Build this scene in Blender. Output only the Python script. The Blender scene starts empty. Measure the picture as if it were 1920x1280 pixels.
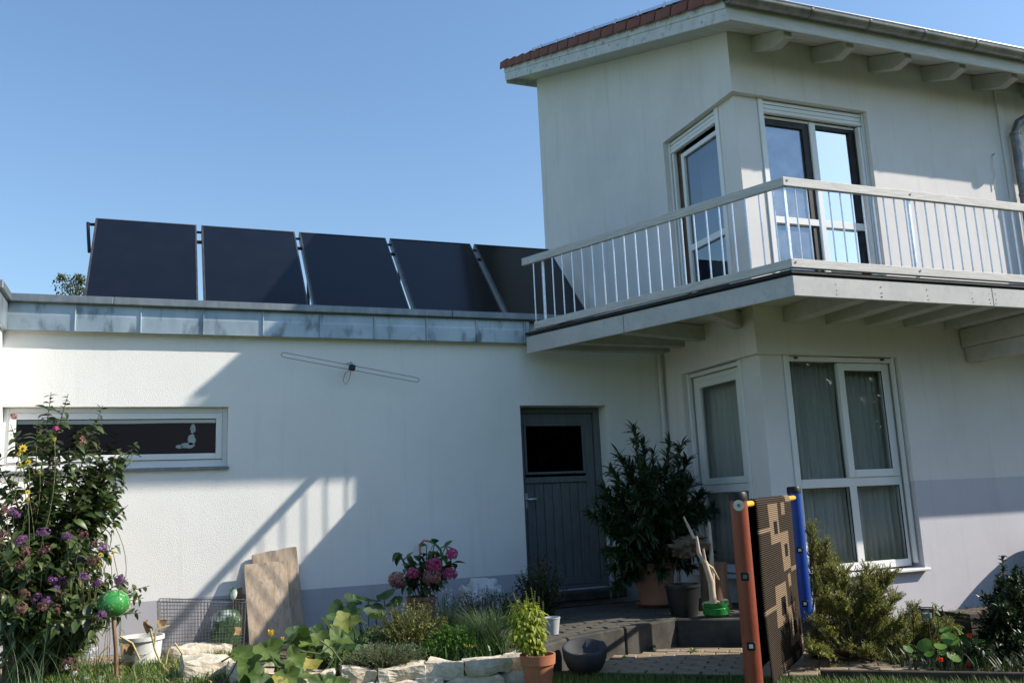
import bpy, bmesh, math, random
from mathutils import Vector, Matrix, Euler, noise
random.seed(7)
sc = bpy.context.scene
col = sc.collection
R_ = math.radians
PI = math.pi

# ------------------------------------------------------------------ camera
CAM = Vector((-5.460, -9.0, 1.30))
YAW, PITCH, ROLL, FPX = 0.378531876, 0.182710153, -0.0447664247, 1676.578
def cam_axes():
    cy, sy, cp, sp, cr, sr = math.cos(YAW), math.sin(YAW), math.cos(PITCH), math.sin(PITCH), math.cos(ROLL), math.sin(ROLL)
    f = Vector((sy*cp, cy*cp, sp)); r = Vector((cy, -sy, 0)); u = r.cross(f)
    return (cr*r + sr*u), (-sr*r + cr*u), f
RX, UX, FX = cam_axes()
cd = bpy.data.cameras.new('camera'); cam = bpy.data.objects.new('camera', cd); col.objects.link(cam)
m = Matrix.Identity(4)
for i in range(3):
    m[i][0], m[i][1], m[i][2], m[i][3] = RX[i], UX[i], -FX[i], CAM[i]
cam.matrix_world = m
cd.sensor_width = 36.0; cd.lens = FPX/1920*36; cd.clip_start = 0.05; cd.clip_end = 2000
sc.camera = cam

def at(px, py, axis, val):
    """survey helper: the point of the plane axis=val seen at a photo pixel"""
    d = RX*((px-960)/FPX) - UX*((py-640)/FPX) + FX
    return CAM + d*((val-CAM[axis])/d[axis])

# ------------------------------------------------------------------ light
SUN = Vector((2.17, -1.0, 1.7484)).normalized()
el = math.asin(SUN.z); azi = math.atan2(SUN.x, SUN.y)
w = bpy.data.worlds.new('World'); sc.world = w; w.use_nodes = True
nt = w.node_tree
sky = nt.nodes.new('ShaderNodeTexSky'); sky.sky_type = 'NISHITA'; sky.sun_disc = False
sky.sun_elevation = el; sky.sun_rotation = azi
sky.altitude = 0; sky.air_density = 1.4; sky.dust_density = 0.7; sky.ozone_density = 5.5
bg = nt.nodes['Background']; bg.inputs[1].default_value = 0.13
nt.links.new(sky.outputs[0], bg.inputs[0])
sl = bpy.data.lights.new('sun', 'SUN'); sl.energy = 4.7; sl.angle = R_(0.53); sl.color = (1.0, 0.925, 0.82)
sun = bpy.data.objects.new('sun', sl); col.objects.link(sun)
sun.rotation_euler = SUN.to_track_quat('Z', 'Y').to_euler(); sun.location = SUN*60
vs = sc.view_settings
vs.view_transform = 'Standard'; vs.look = 'None'; vs.exposure = 0.56; vs.gamma = 1.0; vs.use_curve_mapping = False
sc.render.engine = 'CYCLES'
sc.cycles.max_bounces = 8; sc.cycles.transparent_max_bounces = 16

# ------------------------------------------------------------------ materials
MAT = {}
def nodes(name):
    mt = bpy.data.materials.new(name); mt.use_nodes = True
    t = mt.node_tree; b = t.nodes['Principled BSDF']
    MAT[name] = mt
    return mt, t, b
def N(t, kind, **kw):
    n = t.nodes.new('ShaderNode'+kind)
    for k, v in kw.items(): setattr(n, k, v)
    return n
def rgb(c): return (c[0], c[1], c[2], 1.0)
def pmat(name, c1, c2=None, scale=4.0, rough=0.7, bump=0.0, bscale=60.0, metal=0.0, detail=5.0, spec=0.4,
         stretch=(1, 1, 1), c3=None, scale3=30.0, amt3=0.5, lo=0.35, hi=0.65, bdist=0.004, rvar=0.0):
    mt, t, b = nodes(name)
    b.inputs['Roughness'].default_value = rough; b.inputs['Metallic'].default_value = metal
    b.inputs['Specular IOR Level'].default_value = spec
    tc = N(t, 'TexCoord'); mp = N(t, 'Mapping'); mp.inputs['Scale'].default_value = stretch
    t.links.new(tc.outputs['Object'], mp.inputs[0])
    out = None
    if c2 is not None:
        nz = N(t, 'TexNoise'); nz.inputs['Scale'].default_value = scale; nz.inputs['Detail'].default_value = detail
        nz.inputs['Roughness'].default_value = 0.6
        t.links.new(mp.outputs[0], nz.inputs['Vector'])
        cr = N(t, 'ValToRGB'); cr.color_ramp.elements[0].position = lo; cr.color_ramp.elements[1].position = hi
        cr.color_ramp.elements[0].color = rgb(c1); cr.color_ramp.elements[1].color = rgb(c2)
        t.links.new(nz.outputs['Fac'], cr.inputs[0]); out = cr.outputs[0]
        if rvar:
            mr = N(t, 'MapRange'); mr.inputs[3].default_value = rough-rvar; mr.inputs[4].default_value = rough+rvar
            t.links.new(nz.outputs['Fac'], mr.inputs[0]); t.links.new(mr.outputs[0], b.inputs['Roughness'])
        if c3 is not None:
            n3 = N(t, 'TexNoise'); n3.inputs['Scale'].default_value = scale3; n3.inputs['Detail'].default_value = 6
            t.links.new(mp.outputs[0], n3.inputs['Vector'])
            r3 = N(t, 'ValToRGB'); r3.color_ramp.elements[0].position = 0.55; r3.color_ramp.elements[1].position = 0.72
            r3.color_ramp.elements[0].color = (0, 0, 0, 1); r3.color_ramp.elements[1].color = (amt3, amt3, amt3, 1)
            t.links.new(n3.outputs['Fac'], r3.inputs[0])
            mx = N(t, 'MixRGB'); mx.inputs[2].default_value = rgb(c3)
            t.links.new(r3.outputs[0], mx.inputs[0]); t.links.new(out, mx.inputs[1]); out = mx.outputs[0]
        t.links.new(out, b.inputs['Base Color'])
    else:
        b.inputs['Base Color'].default_value = rgb(c1)
    if bump > 0:
        bn = N(t, 'TexNoise'); bn.inputs['Scale'].default_value = bscale; bn.inputs['Detail'].default_value = 3
        t.links.new(mp.outputs[0], bn.inputs['Vector'])
        bp = N(t, 'Bump'); bp.inputs['Strength'].default_value = bump; bp.inputs['Distance'].default_value = bdist
        t.links.new(bn.outputs['Fac'], bp.inputs['Height']); t.links.new(bp.outputs[0], b.inputs['Normal'])
    return mt

def stucco(name, c1, c2, bscale=70, bump=0.6, dist=0.006, dirt=(0.45, 0.42, 0.36), dirt_amt=0.25):
    """scraped render: grainy relief, faint cloudy tone, thin vertical weather runs"""
    mt, t, b = nodes(name)
    b.inputs['Roughness'].default_value = 0.92; b.inputs['Specular IOR Level'].default_value = 0.15
    tc = N(t, 'TexCoord')
    nz = N(t, 'TexNoise'); nz.inputs['Scale'].default_value = 1.1; nz.inputs['Detail'].default_value = 7; nz.inputs['Roughness'].default_value = 0.65
    t.links.new(tc.outputs['Object'], nz.inputs['Vector'])
    cr = N(t, 'ValToRGB'); cr.color_ramp.elements[0].position = 0.3; cr.color_ramp.elements[1].position = 0.7
    cr.color_ramp.elements[0].color = rgb(c1); cr.color_ramp.elements[1].color = rgb(c2)
    t.links.new(nz.outputs['Fac'], cr.inputs[0])
    mp = N(t, 'Mapping'); mp.inputs['Scale'].default_value = (5, 5, 0.35)
    t.links.new(tc.outputs['Object'], mp.inputs[0])
    n2 = N(t, 'TexNoise'); n2.inputs['Scale'].default_value = 1.6; n2.inputs['Detail'].default_value = 6
    t.links.new(mp.outputs[0], n2.inputs['Vector'])
    r2 = N(t, 'ValToRGB'); r2.color_ramp.elements[0].position = 0.56; r2.color_ramp.elements[1].position = 0.8
    r2.color_ramp.elements[0].color = (0, 0, 0, 1); r2.color_ramp.elements[1].color = (dirt_amt,)*3+(1,)
    t.links.new(n2.outputs['Fac'], r2.inputs[0])
    mx = N(t, 'MixRGB'); mx.inputs[2].default_value = rgb(dirt)
    t.links.new(r2.outputs[0], mx.inputs[0]); t.links.new(cr.outputs[0], mx.inputs[1])
    vo = N(t, 'TexVoronoi'); vo.inputs['Scale'].default_value = bscale; vo.feature = 'SMOOTH_F1'
    wn = N(t, 'TexNoise'); wn.inputs['Scale'].default_value = bscale*0.8; wn.inputs['Detail'].default_value = 6; wn.inputs['Roughness'].default_value = 0.7
    wp = N(t, 'MixRGB'); wp.inputs[0].default_value = 0.02
    t.links.new(tc.outputs['Object'], wn.inputs['Vector'])
    t.links.new(tc.outputs['Object'], wp.inputs[1]); t.links.new(wn.outputs['Color'], wp.inputs[2])
    t.links.new(wp.outputs[0], vo.inputs['Vector'])
    ad = N(t, 'Math', operation='MULTIPLY_ADD'); ad.inputs[1].default_value = 0.25
    t.links.new(vo.outputs['Distance'], ad.inputs[0]); t.links.new(wn.outputs['Fac'], ad.inputs[2])
    bp = N(t, 'Bump'); bp.inputs['Strength'].default_value = bump; bp.inputs['Distance'].default_value = dist
    t.links.new(ad.outputs[0], bp.inputs['Height']); t.links.new(bp.outputs[0], b.inputs['Normal'])
    # pits of the relief slightly darker
    r3 = N(t, 'ValToRGB'); r3.color_ramp.elements[0].position = 0.28; r3.color_ramp.elements[1].position = 0.42
    r3.color_ramp.elements[0].color = (0.9, 0.9, 0.88, 1); r3.color_ramp.elements[1].color = (1, 1, 1, 1)
    t.links.new(wn.outputs['Fac'], r3.inputs[0])
    m2 = N(t, 'MixRGB', blend_type='MULTIPLY'); m2.inputs[0].default_value = 1.0
    t.links.new(mx.outputs[0], m2.inputs[1]); t.links.new(r3.outputs[0], m2.inputs[2])
    t.links.new(m2.outputs[0], b.inputs['Base Color'])
    return mt

def leafmat(name, c1, c2, trans=0.3, rough=0.45, back=None, hi=None):
    mt, t, b = nodes(name)
    b.inputs['Roughness'].default_value = rough; b.inputs['Specular IOR Level'].default_value = 0.45
    g = N(t, 'NewGeometry'); oi = N(t, 'ObjectInfo')
    ad = N(t, 'Math', operation='ADD'); fr = N(t, 'Math', operation='FRACT')
    t.links.new(g.outputs['Random Per Island'], ad.inputs[0]); t.links.new(oi.outputs['Random'], ad.inputs[1])
    t.links.new(ad.outputs[0], fr.inputs[0])
    cr = N(t, 'ValToRGB'); cr.color_ramp.elements[0].color = rgb(c1); cr.color_ramp.elements[1].color = rgb(c2)
    if hi is not None:
        cr.color_ramp.elements[1].position = 0.9
        e = cr.color_ramp.elements.new(1.0); e.color = rgb(hi)
    t.links.new(fr.outputs[0], cr.inputs[0])
    tc = N(t, 'TexCoord'); nz = N(t, 'TexNoise'); nz.inputs['Scale'].default_value = 35
    t.links.new(tc.outputs['Object'], nz.inputs['Vector'])
    mr = N(t, 'MapRange'); mr.inputs[3].default_value = 0.75; mr.inputs[4].default_value = 1.25
    t.links.new(nz.outputs['Fac'], mr.inputs[0])
    mu = N(t, 'MixRGB', blend_type='MULTIPLY'); mu.inputs[0].default_value = 1
    t.links.new(cr.outputs[0], mu.inputs[1]); t.links.new(mr.outputs[0], mu.inputs[2])
    t.links.new(mu.outputs[0], b.inputs['Base Color'])
    tr = N(t, 'BsdfTranslucent'); t.links.new(mu.outputs[0], tr.inputs[0])
    ms = N(t, 'MixShader'); ms.inputs[0].default_value = trans
    t.links.new(b.outputs[0], ms.inputs[1]); t.links.new(tr.outputs[0], ms.inputs[2])
    t.links.new(ms.outputs[0], t.nodes['Material Output'].inputs[0])
    return mt

def glassmat(name, tint=(0.8, 0.85, 0.85), ior=1.75, wob=0.0):
    mt, t, b = nodes(name); t.nodes.remove(b)
    tr = N(t, 'BsdfTransparent'); tr.inputs[0].default_value = rgb(tint)
    gl = N(t, 'BsdfGlossy'); gl.inputs['Roughness'].default_value = 0.0; gl.inputs[0].default_value = (0.95, 0.97, 1, 1)
    f0 = ((ior-1)/(ior+1))**2
    lw = N(t, 'LayerWeight'); lw.inputs[0].default_value = 0.5
    pw = N(t, 'Math', operation='POWER'); pw.inputs[1].default_value = 5.0; t.links.new(lw.outputs['Facing'], pw.inputs[0])
    fr = N(t, 'Math', operation='MULTIPLY_ADD'); fr.inputs[1].default_value = 1-f0; fr.inputs[2].default_value = f0; t.links.new(pw.outputs[0], fr.inputs[0])
    ms = N(t, 'MixShader'); t.links.new(fr.outputs[0], ms.inputs[0])
    t.links.new(tr.outputs[0], ms.inputs[1]); t.links.new(gl.outputs[0], ms.inputs[2])
    if wob:
        tc = N(t, 'TexCoord'); nz = N(t, 'TexNoise'); nz.inputs['Scale'].default_value = 1.3; nz.inputs['Detail'].default_value = 1
        bp = N(t, 'Bump'); bp.inputs['Strength'].default_value = wob; bp.inputs['Distance'].default_value = 0.02
        t.links.new(tc.outputs['Object'], nz.inputs['Vector']); t.links.new(nz.outputs['Fac'], bp.inputs['Height'])
        t.links.new(bp.outputs[0], gl.inputs['Normal'])
    t.links.new(ms.outputs[0], t.nodes['Material Output'].inputs[0])
    return mt

stucco('house_render', (0.68, 0.655, 0.635), (0.77, 0.745, 0.725), bscale=95, bump=0.4, dist=0.004, dirt_amt=0.3)
stucco('garage_render', (0.77, 0.76, 0.72), (0.83, 0.82, 0.785), bscale=105, bump=0.6, dist=0.006, dirt_amt=0.18)
stucco('base_paint', (0.53, 0.515, 0.545), (0.60, 0.585, 0.61), bscale=95, bump=0.35, dist=0.004, dirt=(0.38, 0.36, 0.33), dirt_amt=0.3)
stucco('plinth_paint', (0.40, 0.40, 0.43), (0.46, 0.455, 0.485), bscale=80, bump=0.4, dist=0.004, dirt=(0.3, 0.28, 0.25), dirt_amt=0.35)
pmat('interior', (0.13, 0.125, 0.115), (0.16, 0.155, 0.145), 2)
pmat('pvc_white', (0.74, 0.74, 0.72), (0.78, 0.78, 0.76), 3, rough=0.35, bump=0.05, bscale=30)
pmat('pvc_dull', (0.58, 0.58, 0.56), (0.64, 0.64, 0.62), 3, rough=0.45)
pmat('rubber', (0.012, 0.012, 0.013), (0.03, 0.03, 0.03), 8, rough=0.6)
pmat('brown_wood', (0.10, 0.055, 0.03), (0.15, 0.08, 0.045), 10, rough=0.5)
pmat('soffit_paint', (0.48, 0.475, 0.45), (0.58, 0.575, 0.55), 6, rough=0.65, stretch=(1, 8, 8), bump=0.1)
pmat('trim_paint', (0.52, 0.525, 0.52), (0.62, 0.62, 0.61), 5, rough=0.6, bump=0.2, bscale=40, c3=(0.22, 0.20, 0.18), scale3=14, amt3=0.7)
pmat('beam_paint', (0.42, 0.41, 0.39), (0.50, 0.49, 0.465), 7, rough=0.6, bump=0.15, bscale=50)
pmat('rail_paint', (0.47, 0.445, 0.42), (0.60, 0.58, 0.555), 9, rough=0.62, stretch=(0.6, 0.6, 6), bump=0.3, bscale=60, c3=(0.33, 0.29, 0.26), scale3=40, amt3=0.5)
pmat('fascia_paint', (0.42, 0.41, 0.40), (0.50, 0.49, 0.475), 4, rough=0.55, bump=0.1, bscale=40, c3=(0.30, 0.28, 0.26), scale3=22, amt3=0.35)
pmat('galvanised', (0.55, 0.56, 0.58), (0.72, 0.73, 0.75), 25, rough=0.32, metal=1.0, bump=0.05)
pmat('steel_dark', (0.16, 0.165, 0.17), (0.24, 0.24, 0.25), 14, rough=0.4, metal=0.9)
pmat('zinc', (0.30, 0.36, 0.39), (0.46, 0.52, 0.55), 3.0, rough=0.5, metal=0.85, detail=8, c3=(0.13, 0.15, 0.155), scale3=9, amt3=0.85, bump=0.06, bscale=9, bdist=0.006, stretch=(1, 1, 0.45), rvar=0.08)
pmat('zinc_cap', (0.19, 0.22, 0.235), (0.29, 0.315, 0.33), 4.0, rough=0.5, metal=0.7, c3=(0.2, 0.21, 0.22), scale3=12, amt3=0.5, stretch=(2.5, 1, 1))
pmat('gutter_zinc', (0.20, 0.20, 0.195), (0.33, 0.325, 0.31), 6.0, rough=0.42, metal=0.8, c3=(0.12, 0.11, 0.10), scale3=10, amt3=0.7, stretch=(1, 1, 1))
pmat('roof_tile', (0.16, 0.055, 0.042), (0.24, 0.085, 0.06), 6, rough=0.75, bump=0.25, bscale=35, c3=(0.07, 0.04, 0.035), scale3=12, amt3=0.7)
pmat('membrane', (0.012, 0.012, 0.014), (0.03, 0.03, 0.032), 9, rough=0.7, bump=0.4, bscale=30)
pmat('gravel_roof', (0.20, 0.20, 0.19), (0.30, 0.29, 0.28), 30, rough=0.9, bump=0.6, bscale=60)
mtc, tc_t, tc_b = nodes('collector_glass')
tc_b.inputs['Base Color'].default_value = (0.008, 0.011, 0.022, 1); tc_b.inputs['Roughness'].default_value = 0.14; tc_b.inputs['Specular IOR Level'].default_value = 0.34
tcn = N(tc_t, 'TexCoord'); tmp = N(tc_t, 'Mapping'); tmp.inputs['Scale'].default_value = (1, 1, 1)
tn1 = N(tc_t, 'TexNoise'); tn1.inputs['Scale'].default_value = 3; tn1.inputs['Detail'].default_value = 8
tcr = N(tc_t, 'ValToRGB'); tcr.color_ramp.elements[0].color = (0.003, 0.005, 0.009, 1); tcr.color_ramp.elements[1].color = (0.010, 0.012, 0.018, 1)
tc_t.links.new(tcn.outputs['Object'], tn1.inputs['Vector']); tc_t.links.new(tn1.outputs['Fac'], tcr.inputs[0])
tvo = N(tc_t, 'TexVoronoi'); tvo.inputs['Scale'].default_value = 14; tc_t.links.new(tcn.outputs['Object'], tvo.inputs['Vector'])
tvr = N(tc_t, 'ValToRGB'); tvr.color_ramp.elements[0].position = 0.03; tvr.color_ramp.elements[1].position = 0.06
tvr.color_ramp.elements[0].color = (0.35, 0.35, 0.35, 1); tvr.color_ramp.elements[1].color = (0, 0, 0, 1)
tc_t.links.new(tvo.outputs['Distance'], tvr.inputs[0])
tn2 = N(tc_t, 'TexNoise'); tn2.inputs['Scale'].default_value = 5; tc_t.links.new(tcn.outputs['Object'], tn2.inputs['Vector'])
tgt = N(tc_t, 'Math', operation='GREATER_THAN'); tgt.inputs[1].default_value = 0.6; tc_t.links.new(tn2.outputs['Fac'], tgt.inputs[0])
tmu = N(tc_t, 'Math', operation='MULTIPLY'); tc_t.links.new(tvr.outputs[0], tmu.inputs[0]); tc_t.links.new(tgt.outputs[0], tmu.inputs[1])
tmx = N(tc_t, 'MixRGB'); tmx.inputs[2].default_value = (0.25, 0.26, 0.27, 1)
tc_t.links.new(tmu.outputs[0], tmx.inputs[0]); tc_t.links.new(tcr.outputs[0], tmx.inputs[1]); tc_t.links.new(tmx.outputs[0], tc_b.inputs['Base Color'])
pmat('collector_frame', (0.05, 0.052, 0.058), (0.08, 0.082, 0.09), 10, rough=0.4, metal=0.3)
pmat('door_paint', (0.10, 0.115, 0.118), (0.135, 0.15, 0.152), 6, rough=0.6, stretch=(6, 6, 0.7), bump=0.25, bscale=40, c3=(0.06, 0.07, 0.07), scale3=16, amt3=0.5)
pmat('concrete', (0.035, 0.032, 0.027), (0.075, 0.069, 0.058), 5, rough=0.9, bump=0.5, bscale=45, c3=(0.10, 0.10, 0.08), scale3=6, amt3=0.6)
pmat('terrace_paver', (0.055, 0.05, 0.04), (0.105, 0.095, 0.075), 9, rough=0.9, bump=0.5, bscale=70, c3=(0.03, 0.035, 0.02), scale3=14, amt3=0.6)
pmat('paver', (0.23, 0.17, 0.11), (0.34, 0.265, 0.18), 9, rough=0.9, bump=0.5, bscale=70, c3=(0.13, 0.12, 0.09), scale3=14, amt3=0.6)
pmat('joint_soil', (0.045, 0.038, 0.028), (0.09, 0.075, 0.055), 14, rough=1.0, bump=0.8, bscale=40)
pmat('soil', (0.055, 0.042, 0.030), (0.13, 0.10, 0.070), 9, rough=1.0, bump=1.0, bscale=28, bdist=0.03, c3=(0.20, 0.17, 0.11), scale3=30, amt3=0.7)
pmat('lawn', (0.035, 0.07, 0.013), (0.075, 0.12, 0.024), 3, rough=0.95, bump=0.8, bscale=60, bdist=0.02)
pmat('limestone', (0.42, 0.36, 0.27), (0.66, 0.60, 0.49), 8, rough=0.9, bump=0.9, bscale=26, bdist=0.014, c3=(0.40, 0.29, 0.17), scale3=5, amt3=0.55)
pmat('terracotta', (0.36, 0.13, 0.065), (0.46, 0.185, 0.10), 5, rough=0.8, bump=0.15, bscale=50, c3=(0.30, 0.20, 0.15), scale3=8, amt3=0.4)
pmat('terracotta_pale', (0.36, 0.17, 0.10), (0.44, 0.22, 0.14), 4, rough=0.85, bump=0.2, bscale=50, c3=(0.26, 0.22, 0.18), scale3=6, amt3=0.5)
pmat('black_plastic', (0.012, 0.013, 0.014), (0.022, 0.023, 0.024), 6, rough=0.4)
pmat('anthracite', (0.030, 0.032, 0.036), (0.05, 0.052, 0.056), 8, rough=0.75, bump=0.3, bscale=90)
pmat('green_glaze', (0.02, 0.16, 0.035), (0.03, 0.22, 0.05), 5, rough=0.25)
pmat('white_plastic', (0.60, 0.60, 0.57), (0.72, 0.72, 0.69), 5, rough=0.45, c3=(0.40, 0.37, 0.31), scale3=9, amt3=0.5)
pmat('grey_plastic', (0.36, 0.38, 0.38), (0.44, 0.46, 0.46), 5, rough=0.5)
pmat('board_wood', (0.33, 0.255, 0.18), (0.47, 0.375, 0.28), 3, rough=0.85, stretch=(9, 9, 0.6), bump=0.35, bscale=20, c3=(0.17, 0.12, 0.085), scale3=7, amt3=0.6)
pmat('drift_wood', (0.42, 0.33, 0.23), (0.58, 0.48, 0.36), 6, rough=0.85, stretch=(6, 6, 1), bump=0.4, bscale=30)
pmat('bark', (0.07, 0.05, 0.035), (0.16, 0.12, 0.085), 12, rough=0.95, bump=0.9, bscale=24, bdist=0.02)
pmat('stump_wood', (0.16, 0.09, 0.05), (0.28, 0.17, 0.10), 5, rough=0.9, stretch=(5, 5, 0.6), bump=0.6, bscale=20)
pmat('stem', (0.10, 0.075, 0.045), (0.16, 0.12, 0.07), 20, rough=0.8)
pmat('stem_green', (0.07, 0.09, 0.03), (0.12, 0.145, 0.055), 20, rough=0.7)
pmat('wire', (0.13, 0.13, 0.13), (0.22, 0.22, 0.22), 30, rough=0.5, metal=0.7)
pmat('rust_iron', (0.05, 0.035, 0.028), (0.10, 0.065, 0.045), 30, rough=0.8, metal=0.3)
pmat('red_post', (0.20, 0.042, 0.022), (0.25, 0.056, 0.030), 3, rough=0.38, c3=(0.25, 0.10, 0.06), scale3=18, amt3=0.3)  # red darkened to stand for the shade that falls on this post
pmat('blue_post', (0.010, 0.045, 0.24), (0.014, 0.06, 0.30), 3, rough=0.32)
pmat('yellow_bar', (0.75, 0.38, 0.03), (0.82, 0.45, 0.05), 8, rough=0.4)
pmat('cap_black', (0.006, 0.006, 0.007), (0.010, 0.010, 0.011), 4, rough=0.45, spec=0.3)
pmat('sack', (0.48, 0.52, 0.53), (0.66, 0.68, 0.68), 4, rough=0.35, bump=0.8, bscale=14, bdist=0.03, c3=(0.04, 0.16, 0.20), scale3=4, amt3=0.95)
pmat('soil_bag', (0.50, 0.53, 0.52), (0.06, 0.13, 0.04), 3.5, rough=0.35, bump=0.7, bscale=12, bdist=0.03, lo=0.42, hi=0.5)
pmat('glass_ball', (0.03, 0.16, 0.035), (0.05, 0.28, 0.06), 7, rough=0.08, c3=(0.50, 0.55, 0.30), scale3=55, amt3=1.0, spec=0.5)
pmat('swirl_ball', (0.04, 0.18, 0.05), (0.75, 0.80, 0.70), 6, rough=0.08, lo=0.48, hi=0.54, stretch=(1, 1, 0.4), spec=0.7)
pmat('curtain', (0.68, 0.67, 0.65), (0.78, 0.77, 0.745), 5, rough=0.9, stretch=(8, 8, 0.5))
pmat('frosted', (0.24, 0.28, 0.28), (0.36, 0.40, 0.40), 8, rough=0.6)
pmat('dead_leaf', (0.16, 0.09, 0.04), (0.34, 0.24, 0.12), 14, rough=0.8, bump=0.5, bscale=30)
pmat('straw', (0.42, 0.34, 0.16), (0.55, 0.45, 0.24), 12, rough=0.8)
pmat('dark_tile_roof', (0.010, 0.0095, 0.0095), (0.020, 0.018, 0.018), 8, rough=0.7, bump=0.5, bscale=12, bdist=0.03)
pmat('dome_grey', (0.05, 0.055, 0.05), (0.07, 0.075, 0.07), 5, rough=0.7)
pmat('timber_edge', (0.035, 0.028, 0.02), (0.07, 0.055, 0.04), 8, rough=0.95, bump=0.5)
glassmat('glass', (0.82, 0.84, 0.82), 1.6, wob=0.03)
glassmat('glass_mirrorish', (0.55, 0.62, 0.64), 2.3, wob=0.03)
glassmat('glass_dim', (0.25, 0.27, 0.27), 1.18, wob=0.05)
glassmat('glass_slot', (0.4, 0.44, 0.44), 2.3, wob=0.03)
glassmat('glass_clear', (0.85, 0.88, 0.86), 1.5)
leafmat('leaf_shrub', (0.030, 0.058, 0.016), (0.085, 0.125, 0.035), 0.25, 0.42, hi=(0.13, 0.13, 0.05))
leafmat('leaf_oleander', (0.020, 0.042, 0.016), (0.05, 0.085, 0.03), 0.18, 0.45)
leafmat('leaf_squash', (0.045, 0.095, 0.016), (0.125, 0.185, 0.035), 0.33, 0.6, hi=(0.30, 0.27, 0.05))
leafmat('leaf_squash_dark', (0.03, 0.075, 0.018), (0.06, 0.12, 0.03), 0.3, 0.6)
leafmat('leaf_hydrangea', (0.03, 0.075, 0.02), (0.07, 0.14, 0.035), 0.25, 0.45)
leafmat('petal_pink', (0.42, 0.035, 0.14), (0.58, 0.10, 0.25), 0.3, 0.7, hi=(0.5, 0.28, 0.28))
leafmat('petal_faded', (0.30, 0.13, 0.10), (0.48, 0.24, 0.22), 0.3, 0.8)
leafmat('petal_purple', (0.13, 0.05, 0.13), (0.30, 0.13, 0.34), 0.3, 0.7, hi=(0.18, 0.09, 0.07))
leafmat('petal_brown', (0.12, 0.055, 0.05), (0.22, 0.10, 0.10), 0.2, 0.85)
leafmat('petal_yellow', (0.75, 0.50, 0.02), (0.85, 0.62, 0.04), 0.3, 0.6)
leafmat('petal_white', (0.70, 0.70, 0.68), (0.8, 0.8, 0.78), 0.3, 0.6)
leafmat('petal_red', (0.65, 0.03, 0.008), (0.80, 0.10, 0.015), 0.3, 0.55)
leafmat('leaf_olive', (0.10, 0.115, 0.025), (0.22, 0.215, 0.06), 0.25, 0.6, hi=(0.26, 0.23, 0.10))
leafmat('leaf_grey', (0.13, 0.145, 0.08), (0.23, 0.24, 0.145), 0.2, 0.7)
leafmat('leaf_parsley', (0.05, 0.14, 0.012), (0.11, 0.25, 0.025), 0.35, 0.5)
leafmat('leaf_grass', (0.06, 0.13, 0.02), (0.16, 0.24, 0.05), 0.35, 0.5, hi=(0.28, 0.25, 0.10))
leafmat('leaf_chive', (0.05, 0.095, 0.035), (0.11, 0.17, 0.07), 0.25, 0.45)
leafmat('leaf_basil', (0.22, 0.28, 0.03), (0.40, 0.45, 0.06), 0.45, 0.5, hi=(0.48, 0.50, 0.14))
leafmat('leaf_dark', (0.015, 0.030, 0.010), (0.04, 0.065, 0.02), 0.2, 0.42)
leafmat('leaf_yew', (0.11, 0.16, 0.025), (0.31, 0.32, 0.065), 0.35, 0.55, hi=(0.42, 0.33, 0.09))
leafmat('leaf_nasturtium', (0.06, 0.16, 0.02), (0.15, 0.28, 0.04), 0.4, 0.5)
mt_, t_, b_ = nodes('glass_coated'); t_.nodes.remove(b_)
tr_n = N(t_, 'BsdfTransparent'); tr_n.inputs[0].default_value = (0.5, 0.55, 0.58, 1)
gl_n = N(t_, 'BsdfGlossy'); gl_n.inputs['Roughness'].default_value = 0.0; gl_n.inputs[0].default_value = (0.93, 0.96, 1, 1)
lw_n = N(t_, 'LayerWeight'); lw_n.inputs[0].default_value = 0.5
mr_n = N(t_, 'MapRange'); mr_n.inputs[3].default_value = 0.62; mr_n.inputs[4].default_value = 1.0
t_.links.new(lw_n.outputs['Facing'], mr_n.inputs[0])
ms_n = N(t_, 'MixShader'); t_.links.new(mr_n.outputs[0], ms_n.inputs[0]); t_.links.new(tr_n.outputs[0], ms_n.inputs[1]); t_.links.new(gl_n.outputs[0], ms_n.inputs[2])
t_.links.new(ms_n.outputs[0], t_.nodes['Material Output'].inputs[0])
pmat('insect_screen', (0.20, 0.25, 0.31), (0.26, 0.31, 0.37), 6, rough=0.22, metal=0.75, detail=6, bump=0.05, bscale=200)
leafmat('leaf_tree', (0.05, 0.07, 0.02), (0.14, 0.15, 0.05), 0.3, 0.5)
leafmat('leaf_hedge', (0.02, 0.035, 0.010), (0.05, 0.075, 0.02), 0.25, 0.5)

# ------------------------------------------------------------------ helpers
ORG = {}
def V(*a): return Vector(a)
def thing(name, label, cat, loc, group=None):
    o = bpy.data.objects.new(name, None); col.objects.link(o); o.location = loc
    o.empty_display_size = 0.1
    o['label'] = label; o['category'] = cat
    if group: o['group'] = group
    ORG[o] = Vector(loc)
    return o
def tag(o, label=None, cat=None, group=None, kind=None):
    if label: o['label'] = label
    if cat: o['category'] = cat
    if group: o['group'] = group
    if kind: o['kind'] = kind
    return o
def link(name, me, parent=None, M=None, origin=None):
    o = bpy.data.objects.new(name, me); col.objects.link(o)
    if parent is not None:
        o.parent = parent
        po = ORG[parent]
        if M is not None: o.matrix_basis = Matrix.Translation(-po) @ M
        ORG[o] = po if M is None else po
    else:
        if M is not None: o.matrix_basis = M
        if origin is not None: o.location = origin
        ORG[o] = Vector(o.location)
    return o

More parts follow.
